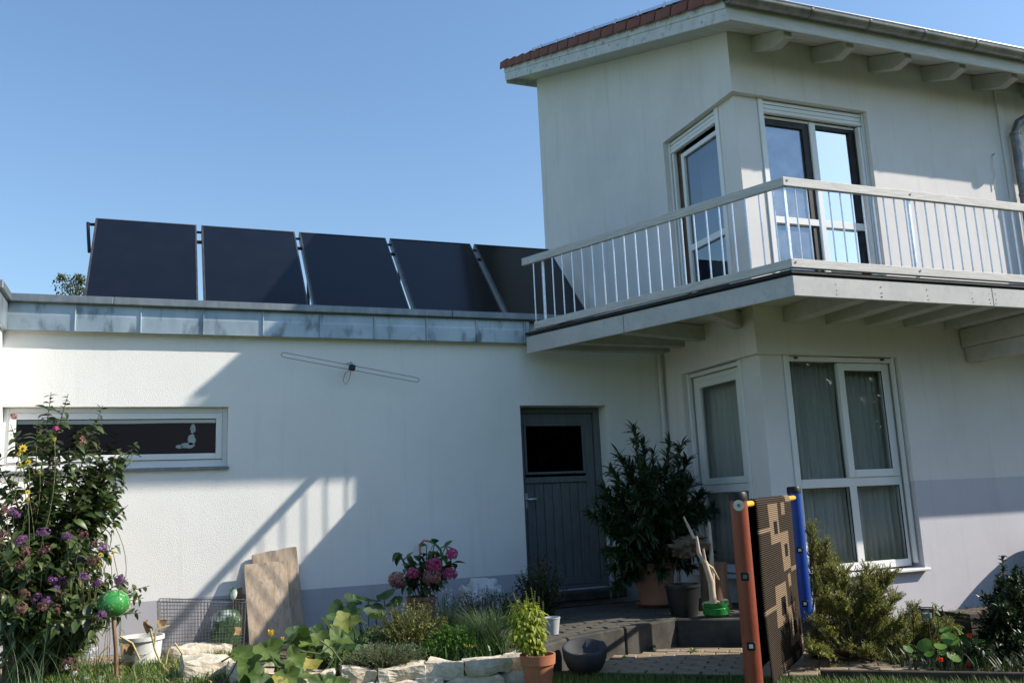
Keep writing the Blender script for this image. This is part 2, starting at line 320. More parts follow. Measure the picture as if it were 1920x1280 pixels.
class MB:
    def __init__(s): s.v = []; s.f = []; s.mi = []; s.m = 0
    def add(s, vs, fs):
        b = len(s.v); s.v += [Vector(p) for p in vs]
        for f in fs: s.f.append(tuple(i+b for i in f)); s.mi.append(s.m)
        return s
    def hexa(s, p):
        return s.add(p, [(0, 3, 2, 1), (4, 5, 6, 7), (0, 1, 5, 4), (1, 2, 6, 5), (2, 3, 7, 6), (3, 0, 4, 7)])
    def box(s, x0, x1, y0, y1, z0, z1):
        return s.hexa([(x0, y0, z0), (x1, y0, z0), (x1, y1, z0), (x0, y1, z0), (x0, y0, z1), (x1, y0, z1), (x1, y1, z1), (x0, y1, z1)])
    def prism(s, pts, off):
        n = len(pts); off = Vector(off); a = [Vector(p) for p in pts]
        return s.add(a+[p+off for p in a], [tuple(range(n-1, -1, -1)), tuple(range(n, 2*n))]+[(i, (i+1) % n, n+(i+1) % n, n+i) for i in range(n)])
    def bar(s, a, b, wd, h, up=(0, 0, 1)):
        """rectangular bar from a to b, width wd sideways, height h along up"""
        a, b, up = Vector(a), Vector(b), Vector(up)
        d = (b-a).normalized(); sd = d.cross(up).normalized(); u = sd.cross(d)
        q = [(-wd/2, -h/2), (wd/2, -h/2), (wd/2, h/2), (-wd/2, h/2)]
        return s.hexa([a+sd*i+u*j for i, j in q]+[b+sd*i+u*j for i, j in q])
    def tube(s, pts, r, n=8, cap=True):
        pts = [Vector(p) for p in pts]; k = len(pts)
        rs = r if isinstance(r, (list, tuple)) else [r]*k
        d0 = (pts[1]-pts[0]).normalized()
        ref = Vector((0, 0, 1)) if abs(d0.z) < 0.9 else Vector((1, 0, 0))
        u = d0.cross(ref).normalized(); vs = []
        for i, p in enumerate(pts):
            d = (pts[min(i+1, k-1)]-pts[max(i-1, 0)]).normalized()
            u = (u-d*u.dot(d)); u = u.normalized() if u.length > 1e-6 else d.orthogonal().normalized()
            w_ = d.cross(u)
            vs += [p+(u*math.cos(2*PI*j/n)+w_*math.sin(2*PI*j/n))*rs[i] for j in range(n)]
        fs = [(i*n+j, i*n+(j+1) % n, (i+1)*n+(j+1) % n, (i+1)*n+j) for i in range(k-1) for j in range(n)]
        if cap: fs += [tuple(range(n-1, -1, -1)), tuple((k-1)*n+j for j in range(n))]
        return s.add(vs, fs)
    def lathe(s, c, prof, n=24, jitter=0.0):
        c = Vector(c); k = len(prof)
        vs = [c+Vector((r*math.cos(2*PI*j/n), r*math.sin(2*PI*j/n), z)) for r, z in prof for j in range(n)]
        return s.add(vs, [(i*n+j, i*n+(j+1) % n, (i+1)*n+(j+1) % n, (i+1)*n+j) for i in range(k-1) for j in range(n)]
                     + [tuple(range(n-1, -1, -1)), tuple((k-1)*n+j for j in range(n))])
    def ball(s, c, r, n=16, k=10, sq=1.0):
        return s.lathe(c, [(max(1e-4, r*math.sin(PI*i/k)), -r*sq*math.cos(PI*i/k)) for i in range(k+1)], n)
    def mesh(s, name, mats, org=V(0, 0, 0), smooth=False, bevel=0.0, seg=1):
        me = bpy.data.meshes.new(name)
        me.from_pydata([p-org for p in s.v], [], s.f)
        for mm in (mats if isinstance(mats, (list, tuple)) else [mats]): me.materials.append(MAT[mm])
        me.polygons.foreach_set('material_index', s.mi)
        if bevel:
            bm = bmesh.new(); bm.from_mesh(me)
            bmesh.ops.remove_doubles(bm, verts=bm.verts, dist=1e-5)
            ed = [e for e in bm.edges if len(e.link_faces) == 2 and e.calc_face_angle(0) > 0.6]
            bmesh.ops.bevel(bm, geom=ed, offset=bevel, segments=seg, profile=0.6, affect='EDGES', clamp_overlap=True)
            bmesh.ops.recalc_face_normals(bm, faces=bm.faces); bm.to_mesh(me); bm.free()
        else:
            bm = bmesh.new(); bm.from_mesh(me); bmesh.ops.recalc_face_normals(bm, faces=bm.faces); bm.to_mesh(me); bm.free()
        if smooth:
            me.polygons.foreach_set('use_smooth', [True]*len(me.polygons))
            if smooth != 'all':
                try: me.set_sharp_from_angle(angle=R_(40))
                except Exception: pass
        me.update()
        return me
    def build(s, name, mats, parent=None, smooth=False, bevel=0.0, seg=1, label=None, cat=None, group=None, kind=None):
        if parent is not None: org = ORG[parent]
        else:
            xs = [p.x for p in s.v]; ys = [p.y for p in s.v]; zs = [p.z for p in s.v]
            org = V((min(xs)+max(xs))/2, (min(ys)+max(ys))/2, min(zs))
        me = s.mesh(name, mats, org, smooth, bevel, seg)
        o = link(name, me, parent, origin=None if parent is not None else org)
        return tag(o, label, cat, group, kind)

def grid_wall(us, vs, solid, mp, t, mats, mat_of=None):
    """wall sheet of thickness t with openings: cells of the (us, vs) grid where solid(u,v); mp(u, depth, v) -> point"""
    b = MB(); nu, nv = len(us)-1, len(vs)-1
    S = [[solid((us[i]+us[i+1])/2, (vs[j]+vs[j+1])/2) for j in range(nv)] for i in range(nu)]
    def cell(i, j): return 0 <= i < nu and 0 <= j < nv and S[i][j]
    for i in range(nu):
        for j in range(nv):
            if not S[i][j]: continue
            a, c, d, e = us[i], us[i+1], vs[j], vs[j+1]
            b.m = mat_of((a+c)/2, (d+e)/2) if mat_of else 0
            b.add([mp(a, 0, d), mp(c, 0, d), mp(c, 0, e), mp(a, 0, e)], [(0, 1, 2, 3)])
            if not cell(i-1, j): b.add([mp(a, 0, d), mp(a, t, d), mp(a, t, e), mp(a, 0, e)], [(0, 1, 2, 3)])
            if not cell(i+1, j): b.add([mp(c, 0, d), mp(c, t, d), mp(c, t, e), mp(c, 0, e)], [(0, 1, 2, 3)])
            if not cell(i, j-1): b.add([mp(a, 0, d), mp(c, 0, d), mp(c, t, d), mp(a, t, d)], [(0, 1, 2, 3)])
            if not cell(i, j+1): b.add([mp(a, 0, e), mp(c, 0, e), mp(c, t, e), mp(a, t, e)], [(0, 1, 2, 3)])
            b.m = len(mats)-1
            b.add([mp(a, t, d), mp(c, t, d), mp(c, t, e), mp(a, t, e)], [(0, 1, 2, 3)])
    return b

# ------------------------------------------------------------------ ground
D = 1.79
b = MB(); b.add([(-300, -300, 0), (300, -300, 0), (300, 300, 0), (-300, 300, 0)], [(0, 1, 2, 3)])
tag(b.build('ground', 'lawn'), kind='structure')

# ================================================================== HOUSE
house = thing('house', 'white rendered two-storey house with corner windows, balcony and sloping tiled roof', 'house', (3.0, 0.7, 0))
W = 9.0
UP0, UP1 = 3.20, 5.46
LO0, LO1 = 0.50, 2.687
def mpF(u, dd, z): return (u, -D+dd, z)
def mpS(u, dd, z): return (dd, u, z)
def solF(u, z):
    if u < 1.781 and UP0 < z < UP1: return False
    if u < 1.811 and LO0 < z < LO1: return False
    return True
fw = grid_wall([0, 0.3, 1.781, 1.811, 3.0, W], [0, LO0, 1.385, LO1, UP0, UP1, 6.16], solF, mpF, 0.3, ['house_render', 'base_paint', 'interior'],
               lambda u, z: 1 if z < 1.385 else 0)
front = fw.build('front_wall', ['house_render', 'base_paint', 'interior'], house)
def solS(u, z):
    if u < -0.395 and (UP0 < z < UP1 or LO0 < z < LO1): return False
    return True
sw = grid_wall([-D+0.3, -0.395, 3.16], [0, LO0, 1.385, LO1, UP0, UP1, 6.16], solS, mpS, 0.3, ['house_render', 'base_paint', 'interior'], lambda u, z: 0)
sw.m = 0
sw.prism([(0, -D, 6.16), (0, 3.16, 6.16), (0, 3.16, 8.02), (0, -D+0.02, 6.175)], (0.3, 0, 0))
sw.build('side_wall', ['house_render', 'base_paint', 'interior'], house)
b = MB(); b.box(0.3, W, 2.86, 3.16, 0, 8.0); b.build('back_wall', 'house_render', house)
b = MB(); b.box(W-0.3, W, -D+0.3, 2.86, 0, 6.16); b.prism([(W-0.3, -D+0.3, 6.16), (W-0.3, 2.86, 6.16), (W-0.3, 2.86, 7.85), (W-0.3, -D+0.3, 6.22)], (0.3, 0, 0)); b.build('end_wall', 'house_render', house)
b = MB(); b.box(0.3, W-0.3, -D+0.3, 2.86, 2.75, 3.14); b.build('floor_slab', 'interior', house)
b = MB(); b.box(0.3, W-0.3, -D+0.3, 2.86, 0.2, 0.4); b.build('floor_slab', 'interior', house)
b = MB(); b.box(2.6, 2.7, -D+0.3, 2.86, 0.4, 2.75); b.box(2.6, 2.7, -D+0.3, 2.86, 3.14, 6.1); b.build('inner_wall', 'interior', house)
for z0, z1 in ((LO0-0.01, LO1+0.01), (UP0-0.01, UP1+0.01)):
    b = MB(); b.box(0.07, 0.36, -D+0.07, -1.43, z0, z1); b.build('corner_post', 'house_render', house, bevel=0.006)

# --- vertical flashing strip between the two wall fields on the right
b = MB(); b.box(3.80, 3.885, -D-0.03, -D-0.002, 0.0, 6.02); b.build('wall_trim', 'house_render', house, bevel=0.005)
b = MB(); b.box(3.885, W, -D-0.018, -D-0.001, 0.0, 6.0); b.build('wall_lining', 'house_render', house)

# --- windows -------------------------------------------------------
def win_boxes(mp, lst, name, mt, parent, bevel=0.004):
    for (u0, u1, d0, d1, z0, z1) in lst:
        p = [mp(u, d, z) for u, d, z in ((u0, d0, z0), (u1, d0, z0), (u1, d1, z0), (u0, d1, z0), (u0, d0, z1), (u1, d0, z1), (u1, d1, z1), (u0, d1, z1))]
        MB().hexa(p).build(name, mt, parent, bevel=bevel)
def pane(mp, u0, u1, d, z0, z1, parent, mt='glass', name='pane'):
    win_boxes(mp, [(u0, u1, d, d+0.006, z0, z1)], name, mt, parent, bevel=0)
def ring(u0, u1, d0, d1, z0, z1, wd, wb=None, wt=None):
    wb = wb or wd; wt = wt or wd
    return [(u0, u0+wd, d0, d1, z0, z1), (u1-wd, u1, d0, d1, z0, z1), (u0+wd, u1-wd, d0, d1, z0, z0+wb), (u0+wd, u1-wd, d0, d1, z1-wt, z1)]
def window(name, label=None):
    o = bpy.data.objects.new(name, None); col.objects.link(o); o.parent = house; ORG[o] = ORG[house]; o.empty_display_size = 0.1
    if label: o['label'] = label
    return o

# lower front window
wn = window('window', 'four-pane white window below the balcony beside the corner post')
win_boxes(mpF, [(0.362, 0.425, 0.055, 0.15, 0.56, LO1-0.002)], 'guide_rail', 'pvc_white', wn)
win_boxes(mpF, [(1.765, 1.79, 0.05, 0.10, 0.56, LO1-0.002), (1.792, 1.809, 0.06, 0.15, 0.56, LO1-0.002)], 'guide_rail', 'pvc_white', wn)
win_boxes(mpF, [(1.7845, 1.7975, 0.056, 0.066, 0.58, LO1-0.01)], 'brush_seal', 'rubber', wn, 0)
win_boxes(mpF, [(0.425, 1.765, 0.075, 0.115, 2.628, LO1-0.012)], 'shutter_bar', 'pvc_white', wn)
win_boxes(mpF, [(0.50, 0.535, 0.052, 0.076, 2.650, 2.666), (1.62, 1.655, 0.052, 0.076, 2.650, 2.666)], 'stop_peg', 'rubber', wn, 0)
win_boxes(mpF, [(0.425, 0.48, 0.12, 0.18, 0.53, 2.628), (1.73, 1.765, 0.12, 0.18, 0.53, 2.628), (0.48, 1.73, 0.12, 0.18, 0.53, 0.605), (0.48, 1.73, 0.12, 0.18, 1.352, 1.44), (1.075, 1.165, 0.119, 0.18, 0.605, 1.352)], 'frame', 'pvc_white', wn)
win_boxes(mpF, ring(1.075, 1.732, 0.105, 0.165, 1.443, 2.622, 0.078), 'sash', 'pvc_white', wn)
pane(mpF, 0.48, 1.075, 0.15, 1.44, 2.63, wn); pane(mpF, 1.153, 1.654, 0.135, 1.52, 2.545, wn)
pane(mpF, 0.48, 1.075, 0.15, 0.605, 1.352, wn); pane(mpF, 1.165, 1.73, 0.15, 0.605, 1.352, wn)
win_boxes(mpF, ring(1.16, 1.735, 0.128, 0.14, 0.60, 1.357, 0.012)+ring(0.475, 1.08, 0.128, 0.14, 0.60, 1.357, 0.012)+ring(1.148, 1.659, 0.112, 0.122, 1.515, 2.55, 0.011), 'seal', 'rubber', wn, 0)
win_boxes(mpF, [(0.30, 1.83, -0.065, 0.118, 0.487, 0.515)], 'sill', 'pvc_white', wn, 0.006)
# lower side window
wn = window('window', 'narrow white window on the shaded side wall under the balcony')
win_boxes(mpS, [(-1.43, -1.37, 0.055, 0.15, 0.56, LO1-0.002)], 'guide_rail', 'pvc_white', wn)
win_boxes(mpS, [(-0.44, -0.415, 0.055, 0.10, 0.56, LO1-0.004), (-0.413, -0.397, 0.06, 0.15, 0.56, LO1-0.002)], 'guide_rail', 'pvc_white', wn)
win_boxes(mpS, [(-0.425, -0.411, 0.06, 0.068, 0.58, 2.66)], 'brush_seal', 'rubber', wn, 0)
win_boxes(mpS, [(-1.37, -0.44, 0.07, 0.11, 2.635, LO1-0.01)], 'shutter_bar', 'pvc_white', wn)
win_boxes(mpS, ring(-1.37, -0.44, 0.12, 0.18, 0.53, 2.632, 0.055, 0.08)+[(-1.315, -0.495, 0.12, 0.18, 1.355, 1.438)], 'frame', 'pvc_white', wn)
win_boxes(mpS, ring(-1.317, -0.493, 0.108, 0.16, 1.44, 2.575, 0.07), 'sash', 'pvc_white', wn)
pane(mpS, -1.247, -0.563, 0.14, 1.51, 2.505, wn); pane(mpS, -1.315, -0.495, 0.15, 0.61, 1.355, wn)
win_boxes(mpS, [(-1.81, -0.37, -0.065, 0.118, 0.488, 0.514)], 'sill', 'pvc_white', wn, 0.006)
# upper front balcony window
wn = window('window', 'tall white balcony window reflecting blue sky above the railing')
win_boxes(mpF, [(0.362, 0.425, 0.055, 0.15, UP0, UP1-0.003)], 'guide_rail', 'pvc_white', wn)
win_boxes(mpF, [(1.690, 1.722, 0.06, 0.12, UP0, UP1-0.17), (1.728, 1.752, 0.055, 0.12, UP0, UP1-0.17), (1.757, 1.778, 0.055, 0.14, UP0, UP1-0.004)], 'guide_rail', 'pvc_white', wn)
win_boxes(mpF, [(0.425, 1.757, 0.07, 0.11, 5.352, UP1-0.012), (0.425, 1.757, 0.062, 0.115, 5.305, 5.348)], 'shutter_slat', 'pvc_white', wn, 0.008)
win_boxes(mpF, [(0.425, 1.757, 0.066, 0.069, 5.40, 5.404)], 'shutter_seam', 'rubber', wn, 0)
win_boxes(mpF, [(1.062, 1.142, 0.115, 0.19, UP0+0.02, 5.30)], 'mullion', 'pvc_white', wn)
win_boxes(mpF, [(0.425, 1.062, 0.12, 0.19, 4.105, 4.178), (1.142, 1.69, 0.12, 0.19, 4.10, 4.18), (0.425, 1.69, 0.12, 0.19, UP0, UP0+0.02), (0.425, 1.69, 0.125, 0.19, 5.275, 5.303)], 'frame', 'pvc_white', wn)
win_boxes(mpF, [(0.975, 1.062, 0.135, 0.19, 4.178, 5.275), (0.425, 0.975, 0.135, 0.19, 5.205, 5.275), (0.985, 1.062, 0.135, 0.19, UP0+0.02, 4.105), (1.142, 1.62, 0.135, 0.19, 5.235, 5.275), (1.62, 1.69, 0.135, 0.19, 4.18, 5.275), (1.62, 1.69, 0.135, 0.19, UP0+0.02, 4.10)], 'screen_frame', 'rubber', wn, 0)
pane(mpF, 0.425, 0.985, 0.16, UP0+0.02, 5.24, wn, 'insect_screen', 'insect_screen'); pane(mpF, 1.142, 1.63, 0.16, UP0+0.02, 5.26, wn, 'glass_coated')
# upper side window
wn = window('window', 'tall tilted-open window on the upper side wall')
win_boxes(mpS, [(-1.43, -1.365, 0.055, 0.15, UP0, UP1-0.003)], 'guide_rail', 'pvc_white', wn)
win_boxes(mpS, [(-0.43, -0.397, 0.06, 0.14, UP0, UP1-0.003), (-0.485, -0.455, 0.07, 0.12, UP0, 5.30)], 'guide_rail', 'pvc_white', wn)
win_boxes(mpS, [(-1.365, -0.43, 0.07, 0.11, 5.352, UP1-0.012), (-1.365, -0.43, 0.062, 0.115, 5.305, 5.348)], 'shutter_slat', 'pvc_white', wn, 0.008)
win_boxes(mpS, [(-1.365, -0.43, 0.066, 0.069, 5.40, 5.404)], 'shutter_seam', 'rubber', wn, 0)
win_boxes(mpS, [(-0.56, -0.49, 0.13, 0.2, UP0, 5.30)], 'inner_frame', 'brown_wood', wn, 0)
win_boxes(mpS, ring(-1.365, -0.56, 0.12, 0.19, UP0, 5.26, 0.055, 0.05)+[(-1.31, -0.615, 0.12, 0.19, 4.07, 4.145)], 'frame', 'pvc_white', wn)
pane(mpS, -1.31, -0.615, 0.15, UP0+0.05, 5.205, wn, 'glass_mirrorish')

def curtain(mp, u0, u1, d, z0, z1, label, folds, amp=0.022):
    b = MB(); n = folds*6; rnd = random.Random(folds)
    ph = [rnd.uniform(-0.5, 0.5) for _ in range(folds+2)]
    for k in range(n+1):
        u = u0+(u1-u0)*k/n
        a = 2*PI*(k/6.0)+ph[int(k/6)]*0.8
        for j in range(5):
            z = z0+(z1-z0)*j/4
            b.v.append(Vector(mp(u+0.01*math.sin(a*0.5+j), d+amp*math.sin(a)*(1.0-0.1*j)+0.006*math.sin(3.1*a+j), z)))
    for k in range(n):
        for j in range(4):
            b.f.append((k*5+j, (k+1)*5+j, (k+1)*5+j+1, k*5+j+1)); b.mi.append(0)
    o = b.build('curtain', 'curtain', None, smooth='all', label=label, cat='curtain', group='curtains behind the house windows')
    s_ = o.modifiers.new('thickness', 'SOLIDIFY'); s_.thickness = 0.002
    return o
curtain(mpF, 0.44, 1.13, 0.26, 0.48, 2.68, 'pale pleated curtain filling the left half of the window under the balcony', 11)
curtain(mpF, 1.16, 1.80, 0.27, 0.48, 2.68, 'pale pleated curtain in the right half of the window under the balcony', 8, 0.022)
curtain(mpS, -1.36, -0.42, 0.27, 0.48, 2.66, 'dim pleated curtain inside the narrow side window under the balcony', 9)
curtain(mpS, -0.98, -0.60, 0.36, 3.2, 5.3, 'pale curtain behind the tilted upper side window', 6)

# --- roof ----------------------------------------------------------
MS = 0.378
def zs(y): return 6.13+MS*(y+D)          # soffit line
Y0, Y1, XV = -2.37, 3.42, -0.45
rb = MB()
rb.prism([(XV+0.03, Y0+0.03, zs(Y0+0.03)+0.03), (XV+0.03, Y1-0.02, zs(Y1-0.02)+0.03), (XV+0.03, Y1-0.02, zs(Y1)+0.20), (XV+0.03, Y0+0.03, zs(Y0)+0.21)], (W+0.75, 0, 0))
roof = rb.build('roof', 'soffit_paint', house)
sl_n = 0.098
y = Y0+0.035
while y < Y1-0.06:
    x1 = W+0.3 if y+sl_n*0.93 < -D+0.02 else -0.002
    if x1 > 0 and y+sl_n > -D: x1 = W+0.3
    b = MB(); e = y+sl_n*0.93
    b.hexa([(XV+0.028, y, zs(y)-0.004), (x1, y, zs(y)-0.004), (x1, e, zs(e)-0.004), (XV+0.028, e, zs(e)-0.004),
            (XV+0.028, y, zs(y)+0.024), (x1, y, zs(y)+0.024), (x1, e, zs(e)+0.024), (XV+0.028, e, zs(e)+0.024)])
    b.build('soffit_board', 'soffit_paint', roof, bevel=0.003)
    y += sl_n
# verge boards
for (dx, zb, zt) in ((0.0, 0.075, 0.175), (0.012, -0.055, 0.078)):
    b = MB()
    b.prism([(XV+dx, Y0-0.025, zs(Y0-0.025)+zb), (XV+dx, Y1, zs(Y1)+zb), (XV+dx, Y1, zs(Y1)+zt), (XV+dx, Y0-0.025, zs(Y0-0.025)+zt)], (0.026, 0, 0))
    b.build('verge_board', 'trim_paint', roof, bevel=0.004)
b = MB(); b.box(XV+0.03, W+0.3, Y0-0.024, Y0+0.002, 5.865, 6.118); b.build('eaves_board', 'soffit_paint', roof, bevel=0.004)
b = MB(); b.box(XV+0.03, W+0.3, Y1-0.02, Y1+0.006, zs(Y1)-0.10, zs(Y1)+0.17); b.build('ridge_board', 'trim_paint', roof, bevel=0.004)
# roof surface and verge tiles
dirR = V(0, 1, MS).normalized(); upR = V(0, -MS, 1).normalized()
b = MB(); b.prism([(XV+0.16, Y0-0.10, zs(Y0-0.10)+0.215), (XV+0.16, Y1+0.02, zs(Y1+0.02)+0.215), (XV+0.16, Y1+0.02, zs(Y1+0.02)+0.26), (XV+0.16, Y0-0.10, zs(Y0-0.10)+0.26)], (W+0.6, 0, 0))
b.build('tile_field', 'roof_tile', roof)
tb = MB(); L = 0.312
p0 = V(0, 0, 0)
def tl(x, s_, h): return V(x, 0, 0)+dirR*s_+upR*h
tb.hexa([tl(-0.055, 0, -0.055), tl(-0.03, 0, -0.055), tl(-0.03, L, -0.075), tl(-0.055, L, -0.075), tl(-0.055, 0, 0.065), tl(-0.03, 0, 0.065), tl(-0.03, L, 0.018), tl(-0.055, L, 0.018)])
tb.hexa([tl(-0.055, 0, 0.040), tl(0.22, 0, 0.040), tl(0.22, L, 0.012), tl(-0.055, L, 0.012), tl(-0.055, 0, 0.066), tl(0.22, 0, 0.066), tl(0.22, L, 0.035), tl(-0.055, L, 0.035)])
tmesh = tb.mesh('verge_tile', 'roof_tile', bevel=0.006)
nt_ = 19
s0 = V(XV, Y0-0.10, zs(Y0-0.10)+0.215)
step = ((Y1+0.05)-(Y0-0.10))/dirR.y/nt_
for k in range(nt_):
    o = link('verge_tile', tmesh, roof, Matrix.Translation(s0+dirR*(k*step)+upR*random.uniform(-0.004, 0.004)) @ Matrix.Rotation(random.uniform(-0.012, 0.012), 4, 'Z'))
# edge profile of the roof-mounted module field with its clamps
e0, e1 = s0+V(0.05, 0, 0)+dirR*0.35+upR*0.115, s0+V(0.05, 0, 0)+dirR*5.2+upR*0.115
b = MB(); b.bar(e0, e1, 0.03, 0.035, upR); b.build('module_rail', 'galvanised', roof, bevel=0.003)
for k in range(8):
    q = e0+(e1-e0)*((k+0.6)/8.2)
    b = MB(); b.bar(q-dirR*0.025, q+dirR*0.025, 0.04, 0.06, upR); b.tube([q-upR*0.10, q+upR*0.045], 0.008, 6); b.build('module_clamp', 'galvanised', roof, bevel=0.002)
b = MB(); b.prism([e0+V(0.02, 0, -0.005), e1+V(0.02, 0, -0.005), e1+V(0.02, 0, -0.005)+upR*0.03, e0+V(0.02, 0, -0.005)+upR*0.03], (5.5, 0, 0)); b.build('module_field', 'collector_glass', roof)

# rafters
for k in range(11):
    xa = 0.30+0.79*k; wd = 0.10; h = 0.185; ye = -2.315
    t0 = lambda y_: zs(y_)-0.008
    pr = [(xa, -D+0.0, t0(-D)), (xa, -D, t0(-D)-h), (xa, ye+0.17, t0(ye+0.17)-h), (xa, ye, t0(ye)-h*0.48), (xa, ye, t0(ye))]
    b = MB(); b.prism(pr, (wd, 0, 0)); rf = b.build('rafter', 'beam_paint', roof, bevel=0.005)
# gutter
gy, gz, gr = -2.455, 6.075, 0.078
b = MB(); ng = 14; xs_ = [XV+0.0, W+0.3]
ring_o = [(gy+gr*math.cos(PI+PI*i/ng), gz+gr*math.sin(PI+PI*i/ng)) for i in range(ng+1)]
ring_i = [(gy+(gr-0.004)*math.cos(PI+PI*i/ng), gz+(gr-0.004)*math.sin(PI+PI*i/ng)) for i in range(ng+1)]
prof = ring_o+ring_i[::-1]
b.prism([(xs_[0], p[0], p[1]) for p in prof], (xs_[1]-xs_[0], 0, 0))
gut = b.build('gutter', 'gutter_zinc', roof, smooth=True)
MB().tube([(xs_[0], gy-gr, gz+0.006), (xs_[1], gy-gr, gz+0.006)], 0.010, 8).build('gutter_bead', 'galvanised', gut, smooth=True)
b = MB(); b.add([(xs_[0], p[0], p[1]) for p in ring_o], [tuple(range(len(ring_o)))]); b.build('gutter_end', 'gutter_zinc', gut)
for k in range(12):
    xg = 0.50+0.74*k
    b = MB()
    for i in range(ng):
        a0, a1 = PI+PI*i/ng, PI+PI*(i+1)/ng
        q = [(gy+(gr+dr)*math.cos(a), gz+(gr+dr)*math.sin(a)) for a, dr in ((a0, 0.0005), (a1, 0.0005), (a1, 0.005), (a0, 0.005))]
        b.hexa([(xg, q[0][0], q[0][1]), (xg+0.022, q[0][0], q[0][1]), (xg+0.022, q[1][0], q[1][1]), (xg, q[1][0], q[1][1]),
                (xg, q[3][0], q[3][1]), (xg+0.022, q[3][0], q[3][1]), (xg+0.022, q[2][0], q[2][1]), (xg, q[2][0], q[2][1])])
    b.build('gutter_bracket', 'steel_dark', gut)
# rain pipe with swan neck
b = MB(); xp = 3.93
b.tube([(4.75, gy+0.02, 6.02), (4.75, gy+0.02, 5.93), (4.68, gy+0.06, 5.84), (4.1, -D-0.20, 5.60), (3.98, -D-0.13, 5.53), (xp, -D-0.10, 5.40), (xp, -D-0.10, 0.1)], 0.055, 14)
pip = b.build('rain_pipe', 'gutter_zinc', house, smooth=True)
for zc in (5.38, 4.62, 3.4, 1.4):
    MB().lathe((xp, -D-0.10, zc), [(0.056, 0), (0.062, 0.004), (0.062, 0.036), (0.056, 0.04)], 16).build('pipe_collar', 'gutter_zinc', pip, smooth=True)
MB().tube([(-0.062, -0.045, 0.25), (-0.062, -0.045, 2.99)], 0.026, 12).build('drain_pipe', 'pvc_dull', house, smooth=True)
# cord strip hanging on the upper wall
cs = thing('wall_cord', 'thin pale cord hanging from a hook on the upper front wall', 'cord', (3.6, -D-0.01, 4.68))
MB().tube([(3.622, -D-0.012, 5.13), (3.60, -D-0.02, 5.0), (3.615, -D-0.014, 4.88), (3.575, -D-0.02, 4.80), (3.56, -D-0.015, 4.70)], 0.006, 6).build('cord', 'pvc_white', cs)
MB().tube([(3.622, -D, 5.135), (3.622, -D-0.03, 5.135), (3.622, -D-0.03, 5.15)], 0.006, 6).build('hook', 'steel_dark', cs)

# --- balcony -------------------------------------------------------
BY, BX = -2.925, -0.415                   # outer corner
EX, EY = -1.765, -0.135                   # end at the garage
ZB, ZT = 2.978, 3.158
SL = -0.045                               # the deck falls slightly towards the garage
sd = V(EX-BX, EY-BY, SL); sdn = sd.normalized(); slen = V(sd.x, sd.y, 0).length
bn = V(-sdn.y, sdn.x, 0).normalized()
if bn.x > 0: bn = -bn                     # outward (left/front)
XE = 8.6
b = MB()                                  # deck
b.prism([(BX+0.05, BY+0.04, 3.162), (XE, BY+0.04, 3.162), (XE, -D-0.002, 3.162), (-0.002, -D-0.002, 3.162), (-0.002, -0.14, 3.162+SL*0.5), (EX+0.04, EY, 3.162+SL)], (0, 0, 0.014))
balc = b.build('balcony', 'soffit_paint', house)
b = MB()                                  # black roofing edge above the fascia
b.prism([(BX-0.012, BY-0.012, ZT+0.020), (XE, BY-0.012, ZT+0.020), (XE, -D-0.004, ZT+0.020), (-0.004, -D-0.004, ZT+0.020), (-0.004, -0.14, ZT+SL+0.020), (EX-0.012, EY, ZT+SL+0.020)], (0, 0, 0.028))
b.build('roofing_felt', 'membrane', balc)
c0 = V(BX, BY, 0)
for (xa, xb) in ((BX+0.002, 1.92), (1.924, XE)):
    b = MB(); b.box(xa, xb, BY, BY+0.035, ZB, ZT); b.build('fascia_board', 'fascia_paint', balc, bevel=0.004)
def side_pt(f, off=0.0): return V(BX+sd.x*f, BY+sd.y*f, SL*f)+bn*off
for (fa, fb) in ((0.0, 0.58), (0.582, 1.0)):
    p, q = side_pt(fa), side_pt(fb)
    b = MB(); b.hexa([p+V(0, 0, ZB), p-bn*0.035+V(0, 0.0, ZB), q-bn*0.035+V(0, 0, ZB), q+V(0, 0, ZB), p+V(0, 0, ZT), p-bn*0.035+V(0, 0, ZT), q-bn*0.035+V(0, 0, ZT), q+V(0, 0, ZT)])
    b.build('fascia_board', 'fascia_paint', balc, bevel=0.003)
# nail heads on the fascia
nb = MB()
for xx in (0.05, 0.55, 0.56, 1.1, 1.66, 1.88, 1.96):
    for zz in (3.01, 3.045, 3.10): nb.tube([(xx+random.uniform(-.01, .01), BY-0.001, zz), (xx, BY-0.003, zz)], 0.004, 6)
for ff in (0.08, 0.35, 0.56, 0.60, 0.80):
    for zz in (3.01, 3.05): p = side_pt(ff+random.uniform(-.01, .01), 0.001)+V(0, 0, zz); nb.tube([p, p+bn*0.002], 0.004, 6)
tag(nb.build('nail_heads', 'steel_dark', balc), kind='stuff')
# joists under the front
for xj in (0.36, 0.89, 1.40, 1.935, 2.50, 3.3, 3.9, 4.6):
    b = MB(); b.box(xj, xj+0.155, BY+0.036, -D-0.001, 3.0, 3.1615); b.build('joist', 'beam_paint', balc, bevel=0.005)
# fan of joists under the side
for (yw, ff) in ((-0.13, 0.972), (-0.46, 0.828), (-0.865, 0.62), (-1.53, 0.30)):
    q = side_pt(ff, -0.037)
    b = MB(); b.bar((-0.001, yw, 3.081+SL*0.5), (q.x, q.y, 3.081+q.z), 0.115, 0.158); b.build('joist', 'beam_paint', balc, bevel=0.005)
# beam and post at the far right
b = MB(); b.box(2.70, 2.95, BY+0.06, -D-0.02, 2.80, 3.0); b.build('support_beam', 'beam_paint', balc, bevel=0.006)
b = MB(); b.box(2.74, 2.95, -2.55, -D-0.019, 2.64, 2.798); b.build('support_bracket', 'beam_paint', balc, bevel=0.006)
